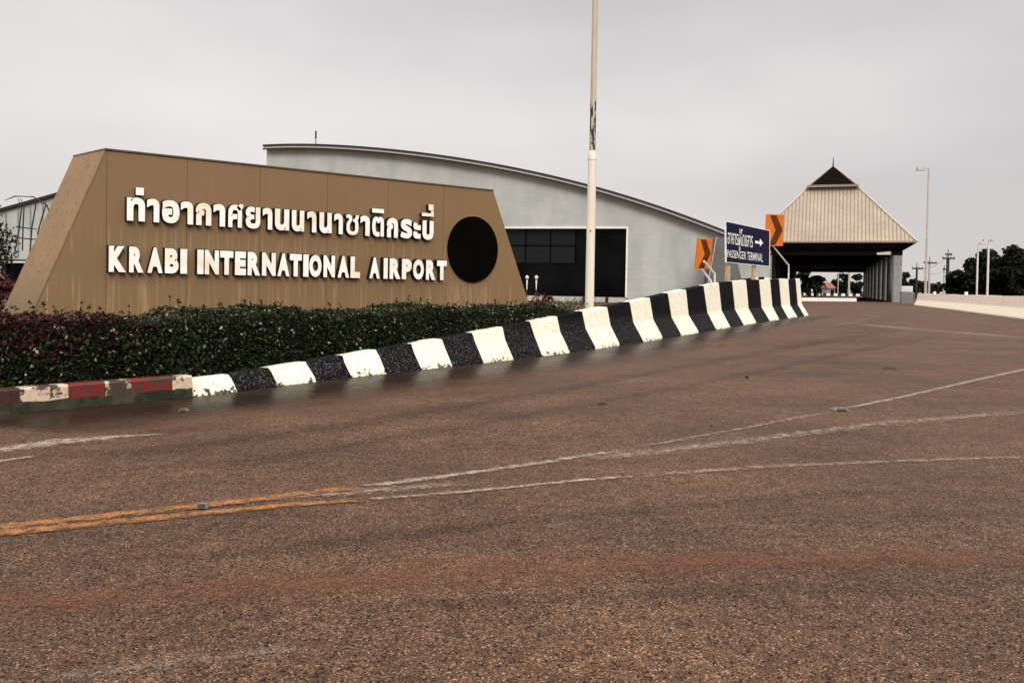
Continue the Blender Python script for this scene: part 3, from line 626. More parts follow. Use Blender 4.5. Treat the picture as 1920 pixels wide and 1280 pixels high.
p = at(1040, 570, 19); shrub('dark_shrub', 'small dark shrub behind the yellowish green shrub, left of the pole', 'shrub', (p.x, p.y), .36, .4, .70, 900, .06, M_['leaf'])

# ------------------------------------------------------------------ cream pole
p = at(1105, 577, 16.6); pole = thing('lamp_pole', 'tall cream painted pole with peeling dark patches behind the striped barrier', 'pole', (p.x, p.y, .02))
b0 = Vector((p.x, p.y, .02)); zc = at(1110, 300, 16.6).z
MB().tube([b0, b0+Zv*zc], [.088, .080], 20).build('lower_tube', M_['pole_low'], pole, smooth=True)
MB().tube([b0+Zv*(zc-.02), b0+Zv*(zc+.06), b0+Zv*(zc+.16)], [.088, .086, .062], 20).build('collar', M_['pole_low'], pole, smooth=True)
MB().tube([b0+Zv*(zc+.15), b0+Zv*10.5], [.060, .050], 18).build('upper_tube', M_['pole_top'], pole, smooth=True)
MB().tube([b0+Zv*.1, b0+Zv*.13], [.17, .17], 4).build('base_plate', M_['galv'], pole)
MB().tube([b0+Vector((-.02, -.082, at(1108, 435, 16.6).z)), b0+Vector((-.02, -.10, at(1108, 435, 16.6).z))], .015, 8).build('bolt', M_['iron'], pole)

# ------------------------------------------------------------------ direction sign and chevrons on the island
BP = Plane(at(1360, 414, 27.0), at(1444, 432, 29.6)); q = [BP.hit(1360, 414), BP.hit(1444, 432), BP.hit(1443.5, 500), BP.hit(1361, 492)]; bs = thing('direction_sign', 'navy passenger terminal sign with white arrow on two wooden posts', 'sign', ((q[0].x+q[1].x)/2, (q[0].y+q[1].y)/2, 0), math.atan2(BP.d.y, BP.d.x))
def inset(c, f): m_ = sum(c, Vector())/4; return [m_+(x-m_)*f for x in c]
MB().hexa(q, [x-BP.n*.035 for x in q]).build('frame', M_['signwhite'], bs)
fi = inset(q, .965); MB().hexa([x+BP.n*.004 for x in fi], [x+BP.n*.001 for x in fi]).build('face', M_['blue'], bs)
def lettering(txt, off, x0, x1, top, bot, box=None):
    mb = MB(); glyph_on(BP, mb, txt, off, x0, x1, top, bot, None, .008, box=box); mb.build('lettering', [M_['signwhite'], M_['signwhite']], bs, recalc=False)
lettering('อาคารผู้โดยสาร', .006, 1364, 1411, lin(1363, 425, 1411, 432), lin(1363, 466, 1411, 474))
lettering('PASSENGER TERMINAL', .002, 1363, 1430, lin(1363, 468, 1430, 475.5), lin(1363, 482, 1430, 491))
mb = MB(); A = lambda x, y: BP.pt(*BP.uv(x, y), .008)
mb.face([A(1415.5, 451), A(1424.5, 452.5), A(1424.5, 447), A(1430.5, 455.5), A(1424.5, 462), A(1424.5, 457.5), A(1415.5, 456)]); mb.build('arrow', M_['signwhite'], bs)
for x, yb, Y, wd in ((1371.5, 494, 23.95, .22), (1420, 500, 25.2, .18)):
    t = BP.hit(x, yb-12); off = BP.n*-.12; c = Vector((t.x, t.y, 0))+off
    MB().box(c+Zv*((t.z+.25)/2), (wd, .09, t.z+.25), 0, math.atan2(BP.d.y, BP.d.x)).build('post', M_['wood'], bs, bevel=.008)
def chevron(label, c, Y0, Y1, brk):
    c = [at(x, y, Y) for (x, y), Y in zip(c, (Y0, Y1, Y1, Y0))]; pl = Plane(c[0], c[1])
    o = thing('chevron_sign', label, 'sign', ((c[2].x+c[3].x)/2, (c[2].y+c[3].y)/2, c[2].z-.6), math.atan2(pl.d.y, pl.d.x), 'orange chevron signs on the barrier')
    nf = (c[1]-c[0]).cross(c[3]-c[0]).normalized(); nf = nf if nf.y < 0 else -nf
    MB().hexa(c, [x-nf*.025 for x in c]).build('panel', M_['orange'], o)
    B = lambda a, b: c[0]*(1-a)*(1-b)+c[1]*a*(1-b)+c[2]*a*b+c[3]*(1-a)*b+nf*.004
    mb = MB(); mb.face([B(.20, .03), B(.56, .03), B(.95, .5), B(.55, .5)]); mb.face([B(.55, .5), B(.95, .5), B(.56, .97), B(.20, .97)]); mb.build('chevron', M_['chev'], o)
    for pth in brk:
        MB().tube([at(*s) for s in pth], .028, 8).build('bracket', M_['steel'], o)
    return o
chevron('small orange chevron sign leaning left of the navy terminal sign', [(1308, 447), (1336.5, 448), (1331.5, 503.5), (1303.5, 505)], 21.4, 21.7,
        [[(1320, 490, 21.35), (1340, 513, 21.75), (1340.5, 530, 21.8)], [(1316, 505, 21.6), (1333, 526.5, 21.8), (1334, 534, 21.8)]])
chevron('orange chevron sign right of the navy terminal sign, standing highest', [(1437, 401.5), (1470.5, 402.5), (1468, 461), (1434.5, 461.5)], 29.6, 30.0,
        [[(1448, 460, 29.9), (1479, 498, 30.6), (1478.5, 524, 30.6)]])

# ------------------------------------------------------------------ terminal hall
WP = Plane(at(500, 560, 62.8), at(1400, 560, 54.5)); back = -WP.n
hall = thing('terminal_building', 'grey terminal hall with curved roof and wide dark window behind the name sign', 'building', tuple(WP.pt(16, 0)), math.atan2(WP.d.y, WP.d.x))
RC = [(500, 274), (560, 273), (600, 273.3), (650, 275), (700, 278.5), (750, 283.3), (800, 289.3), (850, 296.3), (900, 304.3), (950, 313.3), (1000, 323.3), (1050, 334.3), (1100, 346.5), (1150, 360.5), (1200, 376), (1250, 393), (1300, 411), (1360, 434), (1410, 454), (1445, 469)]
cf = np.polyfit([a/1000 for a, _ in RC], [b for _, b in RC], 5); rc = lambda x: float(np.polyval(cf, x/1000))
xs = [500+945*k/60 for k in range(61)]
cu_ = [WP.uv(x, rc(x)) for x in xs]                         # roof edge in wall coordinates
WU0, WU1 = WP.uv(760, 490)[0], WP.uv(1177, 490)[0]; WV1 = WP.uv(1100, 425)[1]; WV0 = WP.uv(1100, 556)[1]
RT = .27
ztop = lambda u: float(np.interp(u, [a for a, _ in cu_], [b for _, b in cu_]))-RT
uu = sorted(set([a for a, _ in cu_]+[WU0, WU1])); uu = [u for u in uu if u <= cu_[-1][0]]
wall = MB()
for a, b in zip(uu[:-1], uu[1:]):
    lo = WV1 if (a >= WU0-1e-6 and b <= WU1+1e-6) else 0
    wall.mesh([WP.pt(a, lo), WP.pt(b, lo), WP.pt(b, ztop(b)), WP.pt(a, ztop(a)), WP.pt(a, lo, -.35), WP.pt(b, lo, -.35), WP.pt(b, ztop(b), -.35), WP.pt(a, ztop(a), -.35)],
              [(0, 1, 2, 3), (5, 4, 7, 6), (0, 4, 5, 1)])
for a in (WU0, WU1): wall.face([WP.pt(a, 0), WP.pt(a, WV1), WP.pt(a, WV1, -.35), WP.pt(a, 0, -.35)])
wall.build('front_wall', M_['wall'], hall, recalc=False)
u0 = cu_[0][0]; u1 = cu_[-1][0]
for q_ in (u0, u1): MB().face([WP.pt(q_, 0), WP.pt(q_, ztop(q_)), WP.pt(q_, ztop(q_), -30), WP.pt(q_, 0, -30)]).build('side_wall', M_['wall'], hall)
rf = MB(); fa = MB(); tr = MB()
for (a, za), (b, zb) in zip(cu_[:-1], cu_[1:]):
    rf.hexa([WP.pt(a, za-.05, .5), WP.pt(b, zb-.05, .5), WP.pt(b, zb-.05, -30), WP.pt(a, za-.05, -30)], [WP.pt(a, za, .5), WP.pt(b, zb, .5), WP.pt(b, zb, -30), WP.pt(a, za, -30)])
    fa.hexa([WP.pt(a, za-RT, .46), WP.pt(b, zb-RT, .46), WP.pt(b, zb-RT, .0), WP.pt(a, za-RT, .0)], [WP.pt(a, za-.051, .46), WP.pt(b, zb-.051, .46), WP.pt(b, zb-.051, 0), WP.pt(a, za-.051, 0)])
    for o_, th in ((.03, .12), (-RT+.03, .10)):
        tr.hexa([WP.pt(a, za+o_-th, .50), WP.pt(b, zb+o_-th, .50), WP.pt(b, zb+o_-th, .56), WP.pt(a, za+o_-th, .56)], [WP.pt(a, za+o_, .50), WP.pt(b, zb+o_, .50), WP.pt(b, zb+o_, .56), WP.pt(a, za+o_, .56)])
rf.build('roof', M_['roofmetal'], hall); fa.build('fascia', M_['pale_metal'], hall); tr.build('roof_edging', M_['dark_trim'], hall)
p_ = WP.uv(568, 274); a0 = WP.pt(p_[0], p_[1], -2); a1 = WP.pt(WP.uv(568, 244)[0], WP.uv(568, 244)[1]+.3, -2)
MB().tube([a0-Zv*.3, a0*.4+a1*.6, a0*.38+a1*.62, a1], [.035, .03, .07, .06], 8).build('antenna', M_['dark_trim'], hall)
# window: white reveal, glazing set back behind it
fw = .12
def wbox(mb, ua, ub, va, vb, o0, o1, mi=0): mb.hexa([WP.pt(ua, va, o0), WP.pt(ub, va, o0), WP.pt(ub, vb, o0), WP.pt(ua, vb, o0)], [WP.pt(ua, va, o1), WP.pt(ub, va, o1), WP.pt(ub, vb, o1), WP.pt(ua, vb, o1)], mi)
win = MB(); wbox(win, WU0, WU1+.0, WV1-fw, WV1-.003, -.33, .06); wbox(win, WU1-fw, WU1-.003, WV0, WV1-fw-.002, -.33, .06)
wo = win.build('window', M_['white'], hall)
nx = 9; gx = np.linspace(WU0, WU1-fw, nx+1); rows = [WV0, WP.uv(1000, 494)[1]*0+WP.uv(1000, 492)[1], WP.uv(1000, 459.5)[1], WV1-fw]
gl = MB()
for i in range(nx):
    for r in range(3): wbox(gl, gx[i], gx[i+1], rows[r], rows[r+1], -.40, -.39, 1 if (r > 0 and i in (4, 5, 6)) else 0)
gl.build('pane', [M_['glass'], M_['glass2']], wo)
mu = MB()
xm = gx[7]
for x in gx[:8]: wbox(mu, x-.025, x+.025, rows[1], WV1-fw-.02, -.388, -.30)
wbox(mu, WU0, xm, rows[2]-.025, rows[2]+.025, -.387, -.32)
mu.build('mullion', M_['disc'], wo)
# dim room behind: plinth with small posts in front
pl_ = MB(); wbox(pl_, WU0, WU1-.003, .02, WV0-.02, -.33, -.05); pl_.build('plinth', M_['sill'], hall)
for x in (1095, 1138): 
    u_ = WP.uv(x, 560)[0]; pb = MB(); wbox(pb, u_-.09, u_+.09, 0, WV0-.01, -.049, .08); pb.build('plinth_post', M_['dark_trim'], hall)
bq = [at(1344, 444.5, 52), at(1372, 444.5, 52), at(1400, 566, 52), at(1322, 566, 52)]
MB().hexa(bq, [x+Vector((.5, 4, 0)) for x in bq]).build('buttress', M_['buttress'], hall)
bq2 = [at(1343, 443.5, 51.9), at(1344.4, 443.5, 51.9), at(1322.4, 566, 51.9), at(1321, 566, 51.9)]
MB().hexa(bq2, [x+Vector((0, .09, 0)) for x in bq2]).build('buttress_edge', M_['sill'], hall)
for x, lb in ((987.5, 'left one of two added white posts imitating lamp spots in the dark window'), (1005, 'right one of two added white posts imitating lamp spots in the dark window')):
    g0 = at(x, 565, 48); lo_ = thing('lamp_spot_post', lb, 'lamp', (g0.x, g0.y, 0), 0, 'added posts imitating lamp spots in the window'); g0.z = 0; zt = at(x, 518, 48).z  # added posts imitate the white lamp spots that show in the glass
    MB().tube([g0, g0+Zv*(zt-.75)], .03, 8).build('lower_post', M_['iron'], lo_); MB().tube([g0+Zv*(zt-.75), g0+Zv*(zt-.2)], [.02, .05], 8).build('upper_post', M_['white'], lo_)
    MB().tube([g0+Zv*(zt-.13), g0+Zv*(zt-.03), g0+Zv*(zt+.05)], [.08, .10, .03], 10).build('lamp_head', M_['white'], lo_)

# side hall at far left
LP = Plane(at(-300, 560, 66), at(480, 560, 63))
lw = thing('side_hall', 'low grey sheet clad hall with dark windows at the left edge', 'building', tuple(LP.pt(6, 0)), math.atan2(LP.d.y, LP.d.x))
def lq(mb, a, b, y0a, y0b, y1a, y1b, o0, o1): mb.hexa([LP.pt(*LP.uv(a, y1a), o0), LP.pt(*LP.uv(b, y1b), o0), LP.pt(*LP.uv(b, y0b), o0), LP.pt(*LP.uv(a, y0a), o0)], [LP.pt(*LP.uv(a, y1a), o1), LP.pt(*LP.uv(b, y1b), o1), LP.pt(*LP.uv(b, y0b), o1), LP.pt(*LP.uv(a, y0a), o1)])
tl = lin(20, 398, 105, 372)
mb = MB(); lq(mb, -300, 240, tl(-300)-14, tl(240), 482, 489, 0, -20); mb.build('cladding', M_['wall'], lw)
for x in range(-12, 240, 23):
    mb = MB(); lq(mb, x, x+1.6, tl(x), tl(x+1.6), 482.4, 482.4, .003, .09); mb.build('cladding_seam', M_['roofmetal'], lw)
mb = MB(); lq(mb, -300, 240, tl(-300)-20, tl(240)-5, tl(-300)-14, tl(240), .3, -20); mb.build('roof_edge', M_['dark_trim'], lw)
mb = MB(); lq(mb, -300, 240, 486, 490, 490.5, 494.5, .02, .5); mb.build('gutter', M_['white'], lw)
mb = MB(); lq(mb, -300, 240, 482.5, 489.2, 486, 490, .02, .6); mb.build('eave', M_['dark_trim'], lw)
mb = MB(); lq(mb, -300, 240, 491, 495, 566, 566, -.3, -.6); mb.build('window', M_['glass'], lw)
mb = MB(); lq(mb, 0.5, 4.5, 490, 490, 560, 560, .02, .3); mb.build('post', M_['white'], lw)

# ------------------------------------------------------------------ drop-off canopy
c0 = at(1556, 560, 90); c0.z = 0; ax = Vector((.347, .938, 0)).normalized(); rx_ = Vector((ax.y, -ax.x, 0)); rzc = math.atan2(rx_.y, rx_.x)
can = thing('drop_off_canopy', 'drop off canopy with tan ribbed hipped roof, dark gable and grey columns', 'canopy', tuple(c0), rzc)
K = lambda x, y, z: c0+rx_*x+ax*y+Zv*z
kpx = 90/1600
HW, EZ = 8.2, (548-455)*kpx+1; GZ = (548-354)*kpx*1.05+1; RZ = (548-317)*kpx*1.05+1; GW = 2.5; GY = 4.2; LEN = 88
rm = MB(); th = .12
def slab(mb, pts, mi=0, t=th):
    n_ = (pts[1]-pts[0]).cross(pts[2]-pts[0]).normalized(); n_ = n_ if n_.z > 0 else -n_
    mb.hexa([p-n_*t for p in pts], pts, mi)
slab(rm, [K(-HW, 0, EZ), K(HW, 0, EZ), K(GW, GY, GZ), K(-GW, GY, GZ)])
for s_ in (-1, 1):
    slab(rm, [K(s_*HW, .0, EZ+.004), K(s_*GW, GY, GZ+.004), K(s_*GW, LEN-GY, GZ), K(s_*HW, LEN, EZ)])
    slab(rm, [K(s_*(GW+.12), GY-.55, GZ-.10), K(0, GY-.55, RZ), K(0, LEN-GY+.5, RZ), K(s_*(GW+.12), LEN-GY+.5, GZ-.10)])
slab(rm, [K(-HW, LEN, EZ), K(HW, LEN, EZ), K(GW, LEN-GY, GZ), K(-GW, LEN-GY, GZ)])
roof = rm.build('roof', M_['ribroof'], can)
rb = MB()
for k in range(1, 44):
    x = -HW+2*HW*k/44; f = 1.0 if abs(x) <= GW else (HW-abs(x))/(HW-GW)
    if f < .05: continue
    a, b = K(x, -.0, EZ+.02), K(x, GY*f, EZ+(GZ-EZ)*f+.02)
    rb.hexa([a-rx_*.035, a+rx_*.035, b+rx_*.035, b-rx_*.035], [a-rx_*.02+Zv*.10, a+rx_*.02+Zv*.10, b+rx_*.02+Zv*.10, b-rx_*.02+Zv*.10])
rb.build('rib', M_['rib'], roof)
hp_ = MB()
for s_ in (-1, 1): hp_.tube([K(s_*HW, 0, EZ+.06), K(s_*GW, GY, GZ+.06)], .11, 6); hp_.tube([K(s_*(GW+.25), GY-.6, GZ-.05), K(0, GY-.6, RZ+.06)], .07, 6)
hp_.build('hip_cap', M_['hipcap'], roof)
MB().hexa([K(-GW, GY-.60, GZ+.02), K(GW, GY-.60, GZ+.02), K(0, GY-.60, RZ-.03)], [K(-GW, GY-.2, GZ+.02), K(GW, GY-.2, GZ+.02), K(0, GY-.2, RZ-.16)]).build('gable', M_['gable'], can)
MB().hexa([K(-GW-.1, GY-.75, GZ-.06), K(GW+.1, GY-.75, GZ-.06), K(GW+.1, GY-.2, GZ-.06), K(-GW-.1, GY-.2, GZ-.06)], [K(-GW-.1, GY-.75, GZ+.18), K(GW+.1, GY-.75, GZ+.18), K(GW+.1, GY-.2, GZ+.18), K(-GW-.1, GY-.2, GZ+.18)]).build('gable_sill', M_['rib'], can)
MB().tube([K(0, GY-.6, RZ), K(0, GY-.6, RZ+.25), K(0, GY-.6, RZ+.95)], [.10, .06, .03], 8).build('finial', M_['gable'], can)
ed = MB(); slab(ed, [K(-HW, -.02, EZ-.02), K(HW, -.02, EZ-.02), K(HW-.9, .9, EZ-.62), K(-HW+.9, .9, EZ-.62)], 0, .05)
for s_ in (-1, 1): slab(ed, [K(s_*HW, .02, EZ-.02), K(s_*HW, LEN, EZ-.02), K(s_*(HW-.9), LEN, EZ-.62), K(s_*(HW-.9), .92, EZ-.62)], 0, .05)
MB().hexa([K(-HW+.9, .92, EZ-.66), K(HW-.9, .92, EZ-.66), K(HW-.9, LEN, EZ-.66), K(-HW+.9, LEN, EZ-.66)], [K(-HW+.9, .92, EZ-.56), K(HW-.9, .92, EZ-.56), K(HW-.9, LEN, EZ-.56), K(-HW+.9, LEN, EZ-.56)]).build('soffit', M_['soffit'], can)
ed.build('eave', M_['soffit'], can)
gt = MB(); gt.hexa([K(-HW, -.10, EZ-.1), K(HW, -.10, EZ-.1), K(HW, -.03, EZ-.1), K(-HW, -.03, EZ-.1)], [K(-HW, -.10, EZ+.06), K(HW, -.10, EZ+.06), K(HW, -.03, EZ+.06), K(-HW, -.03, EZ+.06)]); gt.build('eave_trim', M_['rib'], can)
bmz = EZ-.66
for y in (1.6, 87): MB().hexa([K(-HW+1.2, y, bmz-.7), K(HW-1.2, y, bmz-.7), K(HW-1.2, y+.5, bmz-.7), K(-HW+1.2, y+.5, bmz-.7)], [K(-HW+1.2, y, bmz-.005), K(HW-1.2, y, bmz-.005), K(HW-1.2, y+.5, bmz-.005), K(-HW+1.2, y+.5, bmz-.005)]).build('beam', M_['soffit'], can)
for k in range(9):
    for s_ in (1, -1):
        y = 1.5+10.4*k; cw = .46 if k == 0 else .27
        if k == 8: y = 85
        b4 = [K(s_*6.5+a*cw, y+b*cw, .0) for a, b in ((-1, -.7), (-.7, -1), (.7, -1), (1, -.7), (1, .7), (.7, 1), (-.7, 1), (-1, .7))]
        MB().hexa(b4, [p+Zv*(bmz-.004 if k not in (0, 8) else bmz-.704) for p in b4]).build('column', M_['column'], can)
f0 = K(5.2, 1.2, bmz-.55); MB().hexa([f0+rx_*a+ax*b-Zv*.08 for a, b in ((-.7, -.2), (.55, -.2), (.7, .2), (-.6, .2))], [f0+rx_*a+ax*b+Zv*.12+Zv*(.14 if a > 0 else 0) for a, b in ((-.7, -.2), (.55, -.2), (.7, .2), (-.6, .2))]).build('floodlight', M_['white'], can)
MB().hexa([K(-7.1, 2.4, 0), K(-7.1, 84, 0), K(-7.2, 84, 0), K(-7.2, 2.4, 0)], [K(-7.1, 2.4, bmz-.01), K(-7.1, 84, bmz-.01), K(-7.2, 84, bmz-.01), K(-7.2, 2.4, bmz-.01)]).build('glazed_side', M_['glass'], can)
for k in range(8):            # added sheets between the right hand columns, blocking side light for dark gaps
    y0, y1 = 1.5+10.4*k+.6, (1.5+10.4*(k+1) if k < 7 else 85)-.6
    MB().hexa([K(6.72, y0, 0), K(6.72, y1, 0), K(6.8, y1, 0), K(6.8, y0, 0)], [K(6.72, y0, bmz-.01), K(6.72, y1, bmz-.01), K(6.8, y1, bmz-.01), K(6.8, y0, bmz-.01)]).build('side_light_block', M_['soffit'], can)
# low white wall crossing beneath it, and a painted kerb far behind
a, b = gp(1500, 566.2), gp(1604, 565.2); a = at(1490, 566, 84); b = at(1606, 564, 88)
def lowwall(name, a, b, z0, z1, t, mats, label, cat, n=1, group=None):
    mb = MB(); a = Vector((a.x, a.y, 0)); b = Vector((b.x, b.y, 0)); d_ = (b-a)/n; nn_ = left((b-a).normalized())
    for i in range(n):
        p, q_ = a+d_*i, a+d_*(i+1); mb.hexa([p+Zv*z0, q_+Zv*z0, q_+nn_*t+Zv*z0, p+nn_*t+Zv*z0], [p+Zv*z1, q_+Zv*z1, q_+nn_*t+Zv*z1, p+nn_*t+Zv*z1], i % len(mats))
    return tag(mb.build(name, mats), label, cat, group)
lowwall('low_wall', a, b, .0, .36, .3, [M_['white']], 'low white wall in front of the opening under the canopy', 'wall')
lowwall('far_kerb', at(1420, 553, 195), at(1700, 553, 205), .0, .55, .5, [M_['white'], M_['dark_trim']], 'black and white painted kerb far behind the canopy opening', 'kerb', 40)

# ------------------------------------------------------------------ pale barrier at right
wb = MB(); e0, e1 = at(1714, 571, 70), Vector((15.5, 19.5, 0)); e0.z = 0
e1 = gp(1920, 598.5); e2_ = e1+(e1-e0)*.35; ln = [e0, e0*.5+e1*.5+Vector((.15, 0, 0)), e1, e2_]
pr = [(0, 0), (-.0, .06), (.19, .46), (.24, .95), (.42, .95), (.47, .46), (.66, 0)]
segs = []
for i in range(3):
    for k in range(6): segs.append(ln[i]*(1-k/6)+ln[i+1]*(k/6))
segs.append(ln[3]); rr = []
for i, p in enumerate(segs):
    n_ = -left(tangent(segs, i)); n_ = n_ if n_.x > 0 else -n_
    rr.append([p+n_*o_+Zv*(z_+(.012*math.sin(i*1.7) if z_ > .5 else 0)) for o_, z_ in pr])
for a, b in zip(rr[:-1], rr[1:]):
    for q in range(6): wb.face([a[q], b[q], b[q+1], a[q+1]])
wb.face(rr[0]); wb.face(rr[-1])
pb = wb.build('pale_barrier', M_['bar_pink']); tag(pb, 'long unpainted pinkish white concrete barrier along the right side of the road', 'barrier')
for x in (1751, 1802):
    p = at(x, 550, 70 if x < 1760 else 52); f = (x-1714)/(1920-1714); q = min(segs, key=lambda s: abs((960+1600*s.x/s.y)-x)); qn = Vector((.33, .17, .94))
    ro = MB().box(q+qn+Zv*.08, (.16, .1, .2)).build('reflector', M_['white'], pb)
gb = at(1689.5, 567.5, 74.5); gb2 = at(1713, 567.5, 74.5)
b4 = [Vector((gb.x, gb.y, 0)), Vector((gb2.x, gb2.y, 0)), Vector((gb2.x+.3, gb2.y+.9, 0)), Vector((gb.x+.3, gb.y+.9, 0))]
t4 = [p+Zv*1.12 for p in b4]; t4[1] = t4[1]+Vector((-.08, 0, -.06))
tag(MB().hexa(b4, t4).build('concrete_block', M_['greyblock'], bevel=.04), 'grey concrete block between the front column and the pale barrier', 'block')

# white van behind the block
vp = at(1695, 548, 97); van = thing('parked_van', 'white van mostly hidden behind the grey concrete block and column', 'van', (vp.x, vp.y, 0), R_(66))
vb = MB(); V = lambda x, y, z: Vector((vp.x, vp.y, 0))+Matrix.Rotation(R_(66), 3, 'Z') @ Vector((x, y, z))
side = [(-2.1, .35), (2.1, .35), (2.15, .95), (1.35, 1.15), (.75, 1.72), (-1.95, 1.76), (-2.1, 1.1)]
vb.hexa([V(x, -.85, z) for x, z in side], [V(x, .85, z) for x, z in side]); vbo = vb.build('body', M_['vanwhite'], van, bevel=.05)
MB().hexa([V(x, -.87, z) for x, z in ((-1.8, 1.12), (.95, 1.12), (.62, 1.58), (-1.75, 1.6))], [V(x, .87, z) for x, z in ((-1.8, 1.12), (.95, 1.12), (.62, 1.58), (-1.75, 1.6))]).build('side_window', M_['glass'], van)
for x in (-1.35, 1.35):
    for y in (-.86, .86):
        c_ = V(x, y, .33); yv = Matrix.Rotation(R_(66), 3, 'Z') @ Vector((0, .1, 0)); MB().tube([c_-yv, c_+yv], .33, 14).build('wheel', M_['tyre'], van)

# ------------------------------------------------------------------ lamp posts and utility poles
def lamp_post(name, label, px, ytop, Y, heads, rad=(.11, .07), ax_=1.0, lower=None, group='street lamps beyond the pale barrier'):
    t = at(px, ytop, Y); b_ = Vector((t.x, t.y, 0)); o = thing(name, label, 'street lamp', tuple(b_), 0, group); H = t.z
    if lower:
        zl = at(px, lower, Y).z; MB().tube([b_, b_+Zv*zl], [rad[0]*1.7, rad[0]*1.5], 10).build('pole', M_['steel'], o, smooth=True)
        MB().tube([b_+Zv*(zl-.02), b_+Zv*H], [rad[0]*.7, rad[1]*.7], 8).build('upper_pole', M_['galv'], o, smooth=True)
    else: MB().tube([b_, b_+Zv*(H*.3), b_+Zv*H], [rad[0], rad[0]*.8, rad[1]], 10).build('pole', M_['galv'], o, smooth=True)
    for hx in heads:
        s_ = 1 if hx > 0 else -1
        MB().tube([b_+Zv*H, b_+Vector((hx*.35, 0, H+.02))], .045, 6).build('arm', M_['galv'], o)
        a = b_+Vector((hx*.3, 0, H-.14*ax_)); hd = MB(); L_ = abs(hx)*.72
        hd.hexa([a+Vector((s_*x, y, z)) for x, y, z in ((0, -.16, .03), (L_, -.2, .0), (L_, .2, .0), (0, .16, .03))], [a+Vector((s_*x, y, z)) for x, y, z in ((0, -.1, .22*ax_), (L_, -.12, .2*ax_), (L_, .12, .2*ax_), (0, .1, .22*ax_))])
        hd.build('lamp_head', M_['pole_conc'], o)
    return o
lamp_post('street_lamp', 'tall single headed street lamp right of the canopy, nearest of the lamps', 1741.5, 316, 76, [-1.02], (.12, .07), 1.5)
lamp_post('street_lamp', 'double headed street lamp before the big dark trees at right', 1854, 450, 100, [-.62, .62], (.075, .06), 1.1, 458)
lamp_post('street_lamp', 'single headed street lamp left of the double headed lamp by the dark trees', 1834, 456, 106, [.8], (.068, .05), 1.0, 474)
lamp_post('street_lamp', 'thin pale street lamp seen through the canopy opening, left of the thicker one', 1572, 512, 215, [.9], (.14, .12), 1, None, 'street lamps seen through the canopy')
lamp_post('street_lamp', 'thicker white street lamp seen through the canopy opening', 1592.5, 509, 212, [-.9], (.30, .24), 1, None, 'street lamps seen through the canopy')
def utility_pole(label, px, ytop, Y, arms, mat='pole_dark', r=.2, low=None):
    t = at(px, ytop, Y); b_ = Vector((t.x, t.y, 0)); o = thing('utility_pole', label, 'utility pole', tuple(b_), 0, 'utility poles beyond the pale barrier')
    z1 = at(px, arms[0][0], Y).z
    MB().tube([b_, b_+Zv*z1], [r*1.15, r], 8).build('pole', M_[mat], o)
    MB().tube([b_+Zv*z1, b_+Zv*t.z], [.09, .05], 6).build('spike', M_['pole_dark'], o)
    for (ya, wpx) in arms:
        z_ = at(px, ya, Y).z; w_ = wpx*Y/1600/2
        MB().box(b_+Vector((0, -.22, z_)), (2*w_, .16, .26)).build('crossarm', M_['pole_dark'], o)
        for k in range(4): 
            c_ = b_+Vector((-w_*.92+k*w_*1.84/3, -.22, z_+.13)); MB().tube([c_, c_+Zv*.16], [.07, .09], 6).build('insulator', M_['iron'], o)
    return o
utility_pole('tallest utility pole with two crossarms, beside the dark trees', 1778, 467, 150, [(484.5, 23), (477.5, 12)], r=.27)
utility_pole('short utility pole with one crossarm, nearest the canopy column', 1719.5, 492, 160, [(503.5, 20)], r=.18)
utility_pole('utility pole with a wide crossarm rising behind the tall single headed lamp', 1743.5, 481, 170, [(493, 24)], 'pole_conc', .2)
utility_pole('pale slim utility pole just left of the tallest one', 1770.5, 497, 190, [(505, 7)], 'pole_conc', .15)
for (xa, ya, Ya, xb, yb, Yb, lb) in ((1725, 503, 160, 1772, 485, 150, 'upper wire sagging between the utility poles'), (1730, 509.5, 165, 1770, 507, 188, 'lower wire running level to the pale slim pole')):
    A_, B_ = at(xa, ya, Ya), at(xb, yb, Yb); mid = [A_.lerp(B_, t)-Zv*(.6*4*t*(1-t)) for t in np.linspace(0, 1, 9)]
    tag(MB().tube(mid, .03, 4).build('overhead_wire', M_['iron']), lb, 'wire')

